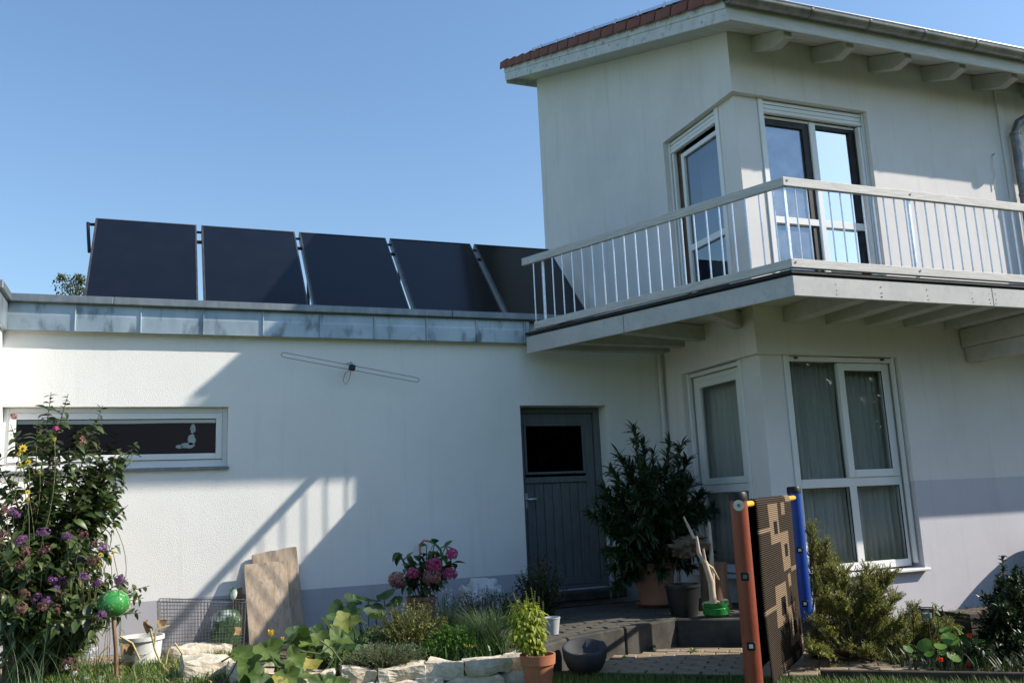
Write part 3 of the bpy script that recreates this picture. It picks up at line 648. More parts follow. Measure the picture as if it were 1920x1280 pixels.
# rails
RZ = 4.045; rh, rt = 0.085, 0.045
for (zc, h_) in ((RZ-0.042, 0.084), (3.262, 0.08)):
    b = MB(); b.box(BX-0.02, XE, BY-0.03, BY+0.012, zc-h_/2, zc+h_/2); b.build('rail', 'rail_paint', balc, bevel=0.005)
    f1 = 1.0 if zc > 3.5 else 0.955
    p, q = side_pt(0.0, 0.02), side_pt(f1, 0.02)
    z_ = V(0, 0, zc)
    b = MB(); b.hexa([p+z_+V(0, 0.014, -h_/2)-sdn*0.0, p+z_+V(0.04, 0.014, -h_/2), q+z_-bn*0.042+V(0, 0, -h_/2), q+z_+V(0, 0, -h_/2),
                      p+z_+V(0, 0.014, h_/2), p+z_+V(0.04, 0.014, h_/2), q+z_-bn*0.042+V(0, 0, h_/2), q+z_+V(0, 0, h_/2)])
    b.build('rail', 'rail_paint', balc, bevel=0.004)
bal = MB(); bal.tube([(0, 0, 0), (0, 0, 0.71)], 0.0075, 8); bme = bal.mesh('baluster', 'galvanised', smooth=True)
posts_x = (1.02, 3.2)
k = 0; xb = BX+0.115
while xb < XE-0.1:
    if min(abs(xb-p) for p in posts_x) > 0.05:
        link('baluster', bme, balc, Matrix.Translation((xb, BY-0.009, 3.27)))
    xb += 0.1255
nside = 22
for k in range(nside):
    f = (k+0.75)/(nside+0.9)
    p = side_pt(f, -0.001)
    if k == nside-2: continue
    link('baluster', bme, balc, Matrix.Translation(p+V(0, 0, 3.27)))
for p in [V(BX+0.012, BY-0.006, 0), side_pt((nside-2+0.75)/(nside+0.9), -0.005)]+[V(px_, BY-0.006, 0) for px_ in posts_x]:
    b = MB(); b.box(p.x-0.014, p.x+0.014, p.y+0.002, p.y+0.026, ZT+0.035+p.z, 3.985+p.z); b.build('railing_post', 'galvanised', balc, bevel=0.002)
for p in (V(BX+0.03, BY-0.031, RZ-0.03), V(BX+0.03, BY-0.031, 3.27), V(1.02, BY-0.031, RZ-0.035), V(1.02, BY-0.031, 3.27)):
    MB().tube([p, p+V(0, -0.006, 0)], 0.009, 8).build('bolt', 'steel_dark', balc)

# ================================================================== GARAGE
garage = thing('garage', 'flat-roofed cream rendered garage with zinc parapet, slot window and grey door', 'garage', (-3.4, 3.0, 0))
DL, DR, DZ0, DZ1 = -1.822, -0.770, 0.40, 2.383
WL, WR, WZ0, WZ1 = -6.775, -4.856, 1.79, 2.373
PZ = 0.61
def mpG(u, dd, z): return (u, dd, z)
def solG(u, z):
    if DL < u < DR and DZ0 < z < DZ1: return False
    if WL < u < WR and WZ0 < z < WZ1: return False
    return True
gw = grid_wall([-6.80, WL, WR, DL, DR, -0.001], [0, DZ0, PZ, WZ0, WZ1, DZ1, 3.30], solG, mpG, 0.32, ['garage_render', 'plinth_paint', 'interior'], lambda u, z: 1 if z < PZ else 0)
gw.build('front_wall', ['garage_render', 'plinth_paint', 'interior'], garage)
b = MB(); b.box(-6.80, -0.005, 0.321, 6.0, 3.0, 3.25); b.build('roof_slab', 'gravel_roof', garage)
b = MB(); b.box(-0.30, -0.006, 0.322, 5.698, 0.0, 2.998); b.build('party_wall', 'interior', garage)
b = MB(); b.box(-6.80, -0.005, 5.7, 6.0, 0, 2.999); b.box(-7.1, -6.801, 0.3, 6.0, 0, 3.30); b.build('rear_wall', 'garage_render', garage)
# side wing running forward at the left edge of the picture
b = MB(); b.box(-7.4, -6.802, -0.55, 0.299, 0.0, 3.06); b.build('wing_wall', 'garage_render', garage)
b = MB(); b.box(-7.5, -6.735, -0.60, -0.136, 3.31, 3.385); b.build('wing_cap', 'zinc_cap', garage, bevel=0.006)
b = MB(); b.box(-7.4, -6.765, -0.57, -0.08, 3.05, 3.309); b.build('wing_zinc', 'zinc', garage, bevel=0.004)
# parapet cap and zinc panels
for (xa, xb) in ((-6.90, -5.9), (-5.897, -2.6), (-2.597, -0.02)):
    b = MB(); b.box(xa, xb, -0.13, 0.34, 3.312, 3.384); b.build('parapet_cap', 'zinc_cap', garage, bevel=0.006)
sx = -6.775
for k in range(9):
    xa, xb = sx+0.5575*k+0.004, sx+0.5575*(k+1)-0.004
    b = MB()
    dd = random.uniform(-0.002, 0.002); bow = 0.0
    zz = [3.058, 3.062, 3.20, 3.222, 3.311]; yy = [-0.088, -0.074, -0.074-bow, -0.071, -0.071]
    cols = 5
    vs_ = []
    for c in range(cols):
        u = c/(cols-1)
        for z_, y_ in zip(zz, yy): vs_.append((xa+(xb-xa)*u, y_+dd-bow*math.sin(PI*u)*0.8, z_))
    n_ = len(zz)
    b.add(vs_, [(c*n_+j, (c+1)*n_+j, (c+1)*n_+j+1, c*n_+j+1) for c in range(cols-1) for j in range(n_-1)])
    o = b.build('zinc_panel', 'zinc', garage)
    sm = o.modifiers.new('t', 'SOLIDIFY'); sm.thickness = 0.003
    b = MB(); b.box(xb-0.002, xb+0.010, -0.092, -0.058, 3.057, 3.311); b.build('zinc_seam', 'zinc', garage, bevel=0.003)
b = MB(); b.box(-1.755, -1.69, -0.088, -0.001, 3.058, 3.311); b.build('zinc_panel', 'zinc', garage, bevel=0.012)
b = MB(); b.box(-6.80, -1.70, -0.06, -0.001, 3.07, 3.311); b.build('parapet_core', 'plinth_paint', garage)
# slot window
def gpart(name, label=None):
    o = bpy.data.objects.new(name, None); col.objects.link(o); o.parent = garage; ORG[o] = ORG[garage]; o.empty_display_size = 0.1
    if label: o['label'] = label
    return o
wn = gpart('window', 'long low white slot window in the garage wall')
win_boxes(mpG, ring(WL+0.001, WR-0.001, 0.075, 0.15, 1.805, WZ1-0.002, 0.05, 0.07, 0.05), 'frame', 'pvc_white', wn)
win_boxes(mpG, ring(WL+0.052, WR-0.052, 0.06, 0.13, 1.878, WZ1-0.054, 0.055), 'sash', 'pvc_white', wn)
win_boxes(mpG, ring(WL+0.10, WR-0.10, 0.072, 0.082, 1.926, WZ1-0.102, 0.010), 'seal', 'rubber', wn, 0)
pane(mpG, WL+0.105, WR-0.105, 0.095, 1.93, WZ1-0.108, wn, 'glass_slot')
win_boxes(mpG, [(WL-0.01, WR+0.012, -0.04, 0.074, 1.775, 1.80)], 'sill', 'zinc_cap', wn, 0.004)
# frosted stick-on figure on the pane (abstract sculptural shape)
fg = MB(); fy = 0.0935
def blob(cx, cz, rx, rz, k=14, ph=0):
    fg.add([(cx+rx*math.cos(2*PI*i/k)*(1+0.14*math.sin(3*i+ph)), fy, cz+rz*math.sin(2*PI*i/k)*(1+0.14*math.cos(2*i+ph))) for i in range(k)], [tuple(range(k))])
fig_c = at(352, 820, 1, fy)
blob(fig_c.x+0.045, fig_c.z+0.085, 0.024, 0.045); blob(fig_c.x+0.035, fig_c.z-0.02, 0.035, 0.055, ph=1); blob(fig_c.x+0.0, fig_c.z-0.075, 0.062, 0.028, ph=2); blob(fig_c.x-0.075, fig_c.z-0.085, 0.032, 0.018, ph=3)
tag(fg.build('window_sticker', 'frosted', wn))
MB().box(-6.79, WR+0.6, 0.9, 0.95, 0.4, 2.9).build('dark_backing', 'rubber', garage)  # dark sheet added behind the slot pane to stand for the unlit interior
# door
dr = gpart('door', 'grey boarded garage door with a dark upper pane')
win_boxes(mpG, ring(DL+0.002, DR-0.002, 0.19, 0.27, DZ0+0.002, DZ1-0.002, 0.078, 0.03, 0.062), 'door_frame', 'door_paint', dr)
lx0, lx1 = DL+0.085, DR-0.085
win_boxes(mpG, [(lx0, -1.708, 0.215, 0.25, DZ0+0.035, 2.315), (-0.965, lx1, 0.215, 0.25, DZ0+0.035, 2.315), (-1.708, -0.965, 0.215, 0.25, 2.205, 2.315)], 'stile', 'door_paint', dr)
win_boxes(mpG, ring(-1.707, -0.966, 0.205, 0.245, 1.64, 2.204, 0.028), 'glazing_bead', 'door_paint', dr)
pane(mpG, -1.68, -0.993, 0.225, 1.667, 2.177, dr, 'glass_dim')
win_boxes(mpG, [(lx0+0.01, -0.955, 0.198, 0.24, 1.545, 1.612)], 'middle_rail', 'door_paint', dr, 0.006)
npl = 7
for k in range(npl):
    u0 = -1.706+k*(0.741/npl)
    win_boxes(mpG, [(u0+0.003, u0+0.741/npl-0.003, 0.220+random.uniform(0, 0.003), 0.245, 0.52, 1.543)], 'plank', 'door_paint', dr, 0.004)
win_boxes(mpG, [(-1.706, -0.966, 0.214, 0.25, DZ0+0.035, 0.52)], 'bottom_rail', 'door_paint', dr)
b = MB(); hx = lx0+0.03
b.tube([(hx, 0.215, 1.375), (hx, 0.165, 1.375), (hx+0.012, 0.158, 1.375), (hx+0.10, 0.158, 1.375)], 0.009, 8); b.box(hx-0.014, hx+0.014, 0.208, 0.2145, 1.28, 1.44)
b.build('handle', 'galvanised', dr, smooth=True)
b = MB(); b.box(DL-0.02, DR+0.03, -0.16, 0.19, 0.30, DZ0-0.001); b.build('threshold', 'concrete', garage, bevel=0.012)

# ------------------------------------------------------------------ solar collectors
TD = V(0.0, -0.683, -0.73).normalized()      # down the panel
PN = V(0, -0.73, 0.683).normalized()         # panel normal
PW, PL, PP = 1.158, 2.05, 1.2155
ords = ('leftmost', 'second', 'middle', 'fourth', 'rightmost')
labs = ('leftmost black solar collector on the garage roof, beside the treetop', 'second black solar collector from the left on the garage roof',
        'middle black solar collector of the five on the garage roof', 'fourth black solar collector from the left, next to the one at the house',
        'rightmost black solar collector, partly behind the balcony railing')
for k in range(5):
    x0 = -6.262+PP*k; top = V(x0, 2.5, 4.975)
    sc_ = thing('solar_collector', labs[k], 'solar panel', (x0+PW/2, 1.5, 3.25), 'five solar collectors in a row on the garage roof')
    def sp(u, s_, h): return top+V(u, 0, 0)+TD*s_+PN*h
    def sbox(u0, u1, s0_, s1_, h0, h1):
        return MB().hexa([sp(u0, s0_, h0), sp(u1, s0_, h0), sp(u1, s1_, h0), sp(u0, s1_, h0), sp(u0, s0_, h1), sp(u1, s0_, h1), sp(u1, s1_, h1), sp(u0, s1_, h1)])
    sbox(0.02, PW-0.02, 0.02, PL-0.02, -0.07, -0.004).build('absorber', 'collector_glass', sc_)
    for q in ((0, 0.022, 0, PL), (PW-0.022, PW, 0, PL), (0.022, PW-0.022, 0, 0.022), (0.022, PW-0.022, PL-0.022, PL)):
        sbox(*q, -0.09, 0.003).build('frame', 'collector_frame', sc_, bevel=0.002)
    sbox(0.021, PW-0.021, 0.021, PL-0.021, -0.085, -0.072).build('back_sheet', 'collector_frame', sc_)
    for u in (0.12, PW-0.16):
        b = MB(); a_ = sp(u, 0.12, -0.115); c_ = V(a_.x, a_.y+0.05, 3.26)
        b.bar(sp(u, 0.05, -0.115), sp(u, PL-0.05, -0.115), 0.04, 0.04, PN); b.bar(a_, c_, 0.04, 0.04, V(0, 1, 0)); b.bar(c_+V(0, 0, 0.02), V(a_.x, sp(u, PL, 0).y, 3.28), 0.04, 0.04)
        b.build('support_leg', 'galvanised', sc_)
    if k < 4:
        for s_ in (0.095, 0.34):
            MB().tube([sp(PW-0.03, s_, -0.05), sp(PP+0.03, s_, -0.05)], 0.016 if s_ < .2 else 0.022, 10).build('pipe_joint', 'black_plastic', sc_, smooth=True)
    else:
        MB().tube([sp(PW-0.03, 0.095, -0.05), sp(PW+0.1, 0.095, -0.05)], 0.016, 10).build('pipe_joint', 'black_plastic', sc_, smooth=True)
    if k == 0:
        MB().tube([sp(0.03, 0.05, -0.06), sp(-0.05, 0.06, -0.06), sp(-0.085, 0.03, -0.06), sp(-0.06, 0.3, -0.09), sp(-0.03, 0.6, -0.12)], 0.02, 8).build('flow_pipe', 'black_plastic', sc_, smooth=True)

# ------------------------------------------------------------------ loop antenna
an = thing('loop_antenna', 'thin wire dipole antenna with black clamp on the shaded garage wall', 'antenna', (-3.69, -0.06, 2.55))
A, B_ = V(-4.345, -0.12, 2.868), V(-3.01, -0.12, 2.634)
ax = (B_-A).normalized(); nx_ = V(0, -1, 0).cross(ax).normalized()
if nx_.z < 0: nx_ = -nx_
pts = []
for i in range(9): a = PI/2+PI*i/8; pts.append(A+ax*0.03*math.cos(a)+nx_*0.021*math.sin(a)*1.1)
for i in range(9): a = -PI/2+PI*i/8; pts.append(B_+ax*0.03*math.cos(a)+nx_*0.021*math.sin(a)*1.1)
pts.append(pts[0])
MB().tube(pts, 0.0032, 6).build('wire_loop', 'wire', an, smooth=True)
mc = (A+B_)/2
b = MB(); b.bar(mc-ax*0.032, mc+ax*0.032, 0.05, 0.06, nx_); b.build('clamp', 'black_plastic', an, bevel=0.008)
b = MB(); b.tube([mc+nx_*0.03, mc+nx_*0.055+V(-0.01, 0.05, 0.01), mc+nx_*0.075+V(-0.02, 0.118, 0.0)], 0.009, 8); b.lathe(mc+nx_*0.075+V(-0.02, 0.112, -0.004), [(0.018, 0), (0.018, 0.012)], 10)
b.build('wall_bracket', 'galvanised', an)
lp = [mc+V(-0.02, 0.0, -0.02), mc+V(-0.07, 0.02, -0.06), mc+V(-0.085, 0.03, -0.13), mc+V(-0.06, 0.03, -0.165), mc+V(-0.03, 0.03, -0.13), mc+V(-0.012, 0.02, -0.06), mc+V(-0.01, 0, -0.02)]
MB().tube(lp, 0.003, 6).build('cable_loop', 'wire', an, smooth=True)

# ================================================================== GARDEN: ground pieces
LD = V(0.76, -0.65, 0).normalized(); LN = V(0.65, 0.76, 0).normalized()      # along / away from the lawn edge
LA = V(-2.45, -2.50, 0)                                                     # a point of the lawn edge
def lp(a, n, z=0.0): return LA+LD*a+LN*n+V(0, 0, z)
KERB = [V(-2.92, -2.62, 0), V(-2.40, -2.22, 0), V(-1.75, -1.97, 0), V(-1.14, -1.79, 0), V(-0.66, -2.20, 0), V(-0.20, -2.62, 0)]
# terrace and its kerb
b = MB(); poly = [(-2.92, -2.60), (-2.40, -2.20), (-1.75, -1.95), (-1.14, -1.77), (-0.66, -2.18), (-0.20, -2.60), (0.02, -1.70), (0.02, 0.05), (-3.3, 0.05), (-3.3, -1.6)]
b.prism([(x, y, 0.0) for x, y in poly], (0, 0, 0.235))
terr = tag(b.build('terrace', 'joint_soil'), kind='structure')
for a, c in zip(KERB[:-1], KERB[1:]):
    d = (c-a).normalized(); n = V(-d.y, d.x, 0)
    if n.y < 0: n = -n
    a2, c2 = a+d*0.006, c-d*0.006
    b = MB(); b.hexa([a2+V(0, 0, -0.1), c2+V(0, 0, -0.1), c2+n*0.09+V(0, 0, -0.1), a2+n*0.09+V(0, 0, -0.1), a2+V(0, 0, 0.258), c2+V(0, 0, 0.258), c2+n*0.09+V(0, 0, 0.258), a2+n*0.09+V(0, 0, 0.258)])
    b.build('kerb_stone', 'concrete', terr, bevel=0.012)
def inside(p, pg):
    c = False; n = len(pg); j = n-1
    for i in range(n):
        if (pg[i][1] > p[1]) != (pg[j][1] > p[1]) and p[0] < (pg[j][0]-pg[i][0])*(p[1]-pg[i][1])/(pg[j][1]-pg[i][1])+pg[i][0]: c = not c
        j = i
    return c
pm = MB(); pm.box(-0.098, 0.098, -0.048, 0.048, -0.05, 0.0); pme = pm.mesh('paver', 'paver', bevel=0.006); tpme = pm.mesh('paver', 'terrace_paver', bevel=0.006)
inner = [(-2.80, -2.42), (-2.37, -2.09), (-1.73, -1.84), (-1.13, -1.66), (-0.66, -2.06), (-0.24, -2.45), (-0.03, -1.74), (-0.03, -0.18), (-3.2, -0.18), (-3.2, -1.6)]
rowk = 0; y = -2.45
while y < -0.15:
    x = -3.2+(0.1 if rowk % 2 else 0.0)
    while x < 0:
        if inside((x, y), inner):
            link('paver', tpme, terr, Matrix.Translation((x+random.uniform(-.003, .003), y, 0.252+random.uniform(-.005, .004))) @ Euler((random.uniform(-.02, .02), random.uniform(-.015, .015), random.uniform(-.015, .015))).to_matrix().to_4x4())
        x += 0.204
    y += 0.104; rowk += 1
# lower path
b = MB(); b.prism([lp(-0.35, 0.0, 0), lp(2.4, 0.0, 0), lp(2.4, 1.5, 0), lp(-0.1, 1.2, 0)], (0, 0, 0.03))
path = tag(b.build('path', 'joint_soil'), kind='structure')
ang = math.atan2(LD.y, LD.x)
for r_ in range(11):
    for c_ in range(-2, 13):
        p = lp(c_*0.204+(0.1 if r_ % 2 else 0.0), 0.055+r_*0.104)
        # keep in front of the kerb
        ok = True
        for a, c in zip(KERB[:-1], KERB[1:]):
            d = (c-a).normalized(); n = V(d.y, -d.x, 0)
            t = (p-a).dot(d)
            if -0.15 < t < (c-a).length+0.15 and (p-a).dot(n) < 0.06: ok = False
        if not ok or (r_ > 8 and c_ < 0): continue
        link('paver', pme, path, Matrix.Translation((p.x, p.y, 0.052+random.uniform(-.006, .005))) @ Euler((random.uniform(-.025, .025), random.uniform(-.02, .02), ang+random.uniform(-.02, .02))).to_matrix().to_4x4())
b = MB(); q0, q1 = lp(-0.35, -0.03), lp(1.35, -0.03); b.bar(q0+V(0, 0, 0.0), q1+V(0, 0, 0.0), 0.05, 0.09); b.build('path_edging', 'timber_edge', path, bevel=0.006)

# beds
def bed(name, pts, z, mt, amp=0.02, res=0.12):
    xs = [p[0] for p in pts]; ys = [p[1] for p in pts]
    b = MB(); idx = {}
    nx, ny = int((max(xs)-min(xs))/res)+1, int((max(ys)-min(ys))/res)+1
    for i in range(nx+1):
        for j in range(ny+1):
            x, y = min(xs)+i*res, min(ys)+j*res
            b.v.append(V(x, y, z+amp*noise.noise(V(x*3.1, y*3.1, 1.7))+amp*0.6*noise.noise(V(x*9, y*9, 0))))
    for i in range(nx):
        for j in range(ny):
            cx, cy = min(xs)+(i+.5)*res, min(ys)+(j+.5)*res
            if inside((cx, cy), pts):
                b.f.append((i*(ny+1)+j, (i+1)*(ny+1)+j, (i+1)*(ny+1)+j+1, i*(ny+1)+j+1)); b.mi.append(0)
    return tag(b.build(name, mt, smooth='all'), kind='structure')
bed('planting_bed', [(-6.8, -3.4), (-5.3, -2.35), (-4.3, -2.38), (-3.5, -2.52), (-2.95, -2.58), (-2.85, -2.2), (-3.2, -1.55), (-3.25, -0.75), (-6.8, -0.75)], 0.20, 'soil', 0.035)
bed('house_bed', [(-0.68, -3.98), (4.9, -8.7), (4.9, -1.7), (-0.0, -1.7), (-0.15, -2.6), (-0.55, -2.9)], 0.05, 'soil', 0.03)
# strip of pavers along the garage wall
b = MB(); b.box(-6.8, -3.30, -0.80, 0.0, 0.0, 0.165); strip = tag(b.build('paved_strip', 'joint_soil'), kind='structure')
rowk = 0; y = -0.74
while y < -0.04:
    x = -6.7+(0.1 if rowk % 2 else 0)
    while x < -3.38:
        link('paver', pme, strip, Matrix.Translation((x, y, 0.182+random.uniform(-.005, .005))) @ Euler((random.uniform(-.03, .03), random.uniform(-.02, .02), random.uniform(-.02, .02))).to_matrix().to_4x4())
        x += 0.204
    y += 0.104; rowk += 1

# ------------------------------------------------------------------ dry stone wall
def rock_mesh(sx, sy, sz, seed, mt='limestone'):
    bm = bmesh.new(); bmesh.ops.create_cube(bm, size=1.0)
    bmesh.ops.subdivide_edges(bm, edges=bm.edges[:], cuts=3, use_grid_fill=True)
    o = V(seed*7.3, seed*3.1, seed*1.7)
    for v in bm.verts:
        p = v.co.copy()
        r = V(p.x, p.y, p.z); k = max(abs(r.x), abs(r.y), abs(r.z))
        sph = r.normalized()*0.60
        q = r.lerp(sph, 0.16)
        q = V(q.x*sx, q.y*sy, q.z*sz)
        nn = noise.noise_vector(q*5.5+o)*0.042+noise.noise_vector(q*15+o)*0.020
        v.co = q+V(nn.x, nn.y, nn.z*0.8)
    me = bpy.data.meshes.new('stone'); bm.to_mesh(me); bm.free(); me.materials.append(MAT[mt])
    return me
sw_ = thing('dry_stone_wall', 'low curved wall of rough pale limestone blocks holding the herb bed', 'stone wall', (-4.0, -2.6, 0))
cv = [V(-4.75, -2.36, 0), V(-4.42, -2.40, 0), V(-4.05, -2.46, 0), V(-3.68, -2.56, 0), V(-3.32, -2.66, 0), V(-3.02, -2.70, 0), V(-2.84, -2.52, 0)]
def along(s):
    for a, c in zip(cv[:-1], cv[1:]):
        l = (c-a).length
        if s <= l: return a+(c-a)*(s/l), (c-a).normalized()
        s -= l
    return cv[-1], (cv[-1]-cv[-2]).normalized()
tot = sum((c-a).length for a, c in zip(cv[:-1], cv[1:]))
sid = 0
for layer, (z0, h0) in enumerate(((-0.03, 0.11), (0.085, 0.12), (0.190, 0.095))):
    s = 0.02+(0.13 if layer % 2 else 0.0)
    while s < tot-0.04:
        ln = random.uniform(0.15, 0.40)
        p, d = along(s+ln/2); sid += 1
        hh = h0*random.uniform(0.95, 1.1)
        M = Matrix.Translation((p.x, p.y+0.02*layer+random.uniform(-.012, .012), z0)) @ Euler((random.uniform(-.05, .05), random.uniform(-.05, .05), math.atan2(d.y, d.x)+random.uniform(-.06, .06))).to_matrix().to_4x4()
        link('stone', rock_mesh(ln*0.99, random.uniform(0.2, 0.26), hh*1.04, sid), sw_, M)
        s += ln
# loose stones on the left
def loose(px, py, z, sx, sy, sz, k, label, ryaw=0.2):
    p = at(px, py, 2, z)
    o = link('limestone_block', rock_mesh(sx, sy, sz, 40+k), None, Matrix.Translation((p.x, p.y, z+sz*0.35)) @ Euler((0.05*k % .2-.1, 0.04, ryaw)).to_matrix().to_4x4())
    tag(o, label, 'stone', 'loose limestone blocks by the squash')
loose(352, 1236, 0.20, 0.30, 0.2, 0.12, 1, 'limestone block just in front of the wire basket')
loose(400, 1228, 0.20, 0.22, 0.18, 0.10, 2, 'small pale block below the leaning boards, left of the squash leaf')
loose(385, 1268, 0.20, 0.36, 0.26, 0.15, 3, 'large flat limestone block at the bottom edge left of the squash')
loose(470, 1275, 0.18, 0.30, 0.22, 0.14, 4, 'pale block under the yellowing squash leaves at the bottom edge', -0.1)
loose(215, 1190, 0.20, 0.30, 0.2, 0.16, 5, 'limestone block half hidden by leaves behind the green ball', 0.5)
loose(140, 1205, 0.20, 0.34, 0.2, 0.16, 6, 'limestone block deep under the left shrub', 0.1)

# ================================================================== foliage tools
def leaf_mesh(name, mt, L=1.0, Wd=0.45, fold=0.18, curl=0.25, seg=4, tip=1.0, wave=0.0):
    """a leaf along +Y from the origin, midrib fold, drooping curl"""
    vs_, fs_ = [], []
    for i in range(seg+1):
        t = i/seg
        wv = Wd*0.5*(math.sin(PI*min(1, t**0.8*0.97+0.03))**0.85)
        if i == seg: wv = 0.004*L
        z = -curl*L*t*t
        yv = L*(t-0.12*curl*t*t)
        k = wave*math.sin(i*2.2)
        vs_ += [(-wv*L, yv, z+fold*wv*L+k*L), (0, yv, z), (wv*L, yv, z+fold*wv*L-k*L)]
    for i in range(seg):
        a = i*3
        fs_ += [(a, a+1, a+4, a+3), (a+1, a+2, a+5, a+4)]
    me = bpy.data.meshes.new(name); me.from_pydata(vs_, [], fs_); me.materials.append(MAT[mt])
    me.polygons.foreach_set('use_smooth', [True]*len(fs_)); me.update()
    return me
def round_leaf(name, mt, lob=5, depth=0.15, cup=0.15, seed=0, n=20, notch=True):
    rnd = random.Random(seed); vs_ = [(0, 0.0, 0)]
    for ring_ in (0.5, 1.0):
        for i in range(n):
            a = 2*PI*i/n-PI/2
            r = ring_*(1-depth*abs(math.sin(lob*(a+PI/2)/2))+0.05*rnd.uniform(-1, 1))
            if notch: r *= 1-0.5*math.exp(-((i if i < n/2 else i-n)/1.3)**2)
            vs_.append((r*math.cos(a), r*math.sin(a)+0.25, cup*ring_*ring_*(0.6+0.5*math.sin(2*a+seed))+rnd.uniform(-.06, .06)*ring_))
    fs_ = []
    for i in range(n):
        j = (i+1) % n
        fs_ += [(0, 1+i, 1+j), (1+i, 1+n+i, 1+n+j, 1+j)]
    me = bpy.data.meshes.new(name); me.from_pydata(vs_, [], fs_); me.materials.append(MAT[mt])
    me.polygons.foreach_set('use_smooth', [True]*len(fs_)); me.update()
    return me
def orient(p, d, roll, s, up=V(0, 0, 1)):
    """matrix: +Y along d, +Z towards up, rolled, scaled s"""
    d = Vector(d).normalized(); x = d.cross(up)
    x = x.normalized() if x.length > 1e-4 else V(1, 0, 0)
    z = x.cross(d)
    M = Matrix(((x.x, d.x, z.x, 0), (x.y, d.y, z.y, 0), (x.z, d.z, z.z, 0), (0, 0, 0, 1)))
    if not isinstance(s, (tuple, list)): s = (s, s, s)
    return Matrix.Translation(p) @ M @ Matrix.Rotation(roll, 4, 'Y') @ Matrix.Diagonal((s[0], s[1], s[2], 1))
class Fol:
    def __init__(s): s.l = []
    def add(s, M, k=0): s.l.append((M, k))
    def finish(s, parent, meshes, nobj=0, part='leaf', rest='foliage'):
        """the nobj nearest leaves as objects of their own, the others joined"""
        l = sorted(s.l, key=lambda a: (a[0].translation-CAM).length)
        for M, k in l[:nobj]: link(part, meshes[k], parent, M)
        r = l[nobj:]
        if not r: return None
        vs_, fs_ = [], []
        dat = [([v.co.copy() for v in me.vertices], [tuple(p.vertices) for p in me.polygons]) for me in meshes]
        org = ORG[parent] if parent is not None else V(0, 0, 0)
        for M, k in r:
            bse = len(vs_); M2 = Matrix.Translation(-org) @ M
            vs_ += [M2 @ v for v in dat[k][0]]
            fs_ += [tuple(i+bse for i in f) for f in dat[k][1]]
        me = bpy.data.meshes.new(rest); me.from_pydata(vs_, [], fs_); me.materials.append(meshes[0].materials[0])
        me.polygons.foreach_set('use_smooth', [True]*len(fs_)); me.update()
        o = link(rest, me, parent)
        if len(r) > 60 or nobj: o['kind'] = 'stuff'
        return o
def rdir(up=0.0): 
    a = random.uniform(0, 2*PI); z = random.uniform(-1, 1)
    q = math.sqrt(1-z*z); v = V(q*math.cos(a), q*math.sin(a), z+up)
    return v.normalized()
def bez(a, c, sag=0.0, bend=V(0, 0, 0), n=8):
    a, c = Vector(a), Vector(c)
    return [a.lerp(c, t)+bend*(4*t*(1-t))+V(0, 0, sag*4*t*(1-t)) for t in [i/n for i in range(n+1)]]
def flower_head(name, mt, c, r, n, ps, parent, flat=1.0, seed=0):
    rnd = random.Random(seed); vs_, fs_ = [], []
    org = ORG[parent] if parent is not None else V(0, 0, 0)
    for i in range(n):
        a = rnd.uniform(0, 2*PI); z = rnd.uniform(-0.75, 1); q = math.sqrt(max(0, 1-z*z))
        d = V(q*math.cos(a), q*math.sin(a), z*flat); p = Vector(c)+d*r*rnd.uniform(0.86, 1.04)
        t1 = d.orthogonal().normalized(); t2 = d.normalized().cross(t1); ro = rnd.uniform(0, PI)
        e1 = t1*math.cos(ro)+t2*math.sin(ro); e2 = -t1*math.sin(ro)+t2*math.cos(ro)
        for s1, s2 in ((1, 0), (0, 1), (-1, 0), (0, -1)):
            b_ = len(vs_); f1 = e1*s1+e2*s2; f2 = -e1*s2+e2*s1
            s_ = ps*rnd.uniform(0.7, 1.15)
            vs_ += [p-org, p+f1*s_*0.55+f2*s_*0.35+d*ps*rnd.uniform(0, .3)-org, p+f1*s_+d*ps*rnd.uniform(-.1, .4)-org, p+f1*s_*0.55-f2*s_*0.35+d*ps*rnd.uniform(0, .3)-org]
            fs_.append((b_, b_+1, b_+2, b_+3))
    me = bpy.data.meshes.new(name); me.from_pydata(vs_, [], fs_); me.materials.append(MAT[mt]); me.update()
    return link(name, me, parent)
def grass_mesh(name, mt, spots, hmin, hmax, wd, lean=0.4, parent=None, seg=3):
    vs_, fs_ = [], []
    org = ORG[parent] if parent is not None else V(0, 0, 0)
    for p in spots:
        h = random.uniform(hmin, hmax); a = random.uniform(0, 2*PI); ln = random.uniform(0.1, 1)*lean*h
        d = V(math.cos(a), math.sin(a), 0); sd_ = V(-d.y, d.x, 0)*wd*random.uniform(.6, 1.2)
        b_ = len(vs_); P = Vector(p)-org
        for i in range(seg):
            t = i/seg; q = P+d*ln*t*t+V(0, 0, h*(t-0.15*lean*t*t)); vs_ += [q-sd_*(1-t*0.8), q+sd_*(1-t*0.8)]
        vs_.append(P+d*ln+V(0, 0, h*(1-0.15*lean)))
        for i in range(seg-1): fs_.append((b_+2*i, b_+2*i+1, b_+2*i+3, b_+2*i+2))
        fs_.append((b_+2*seg-2, b_+2*seg-1, b_+2*seg))
    me = bpy.data.meshes.new(name); me.from_pydata(vs_, [], fs_); me.materials.append(MAT[mt]); me.update()
    return link(name, me, parent)

# lawn blades in the strip the picture shows
sp_ = []
for i in range(15000):
    a = random.uniform(-0.6, 4.5); n = -abs(random.gauss(0, 0.45))-0.05
    p = lp(a, n); sp_.append((p.x, p.y, 0.0))
o = grass_mesh('grass', 'leaf_grass', sp_, 0.04, 0.10, 0.0035, 0.7)
tag(o, 'short green lawn grass along the paved path and bed edge', 'grass', kind='stuff')

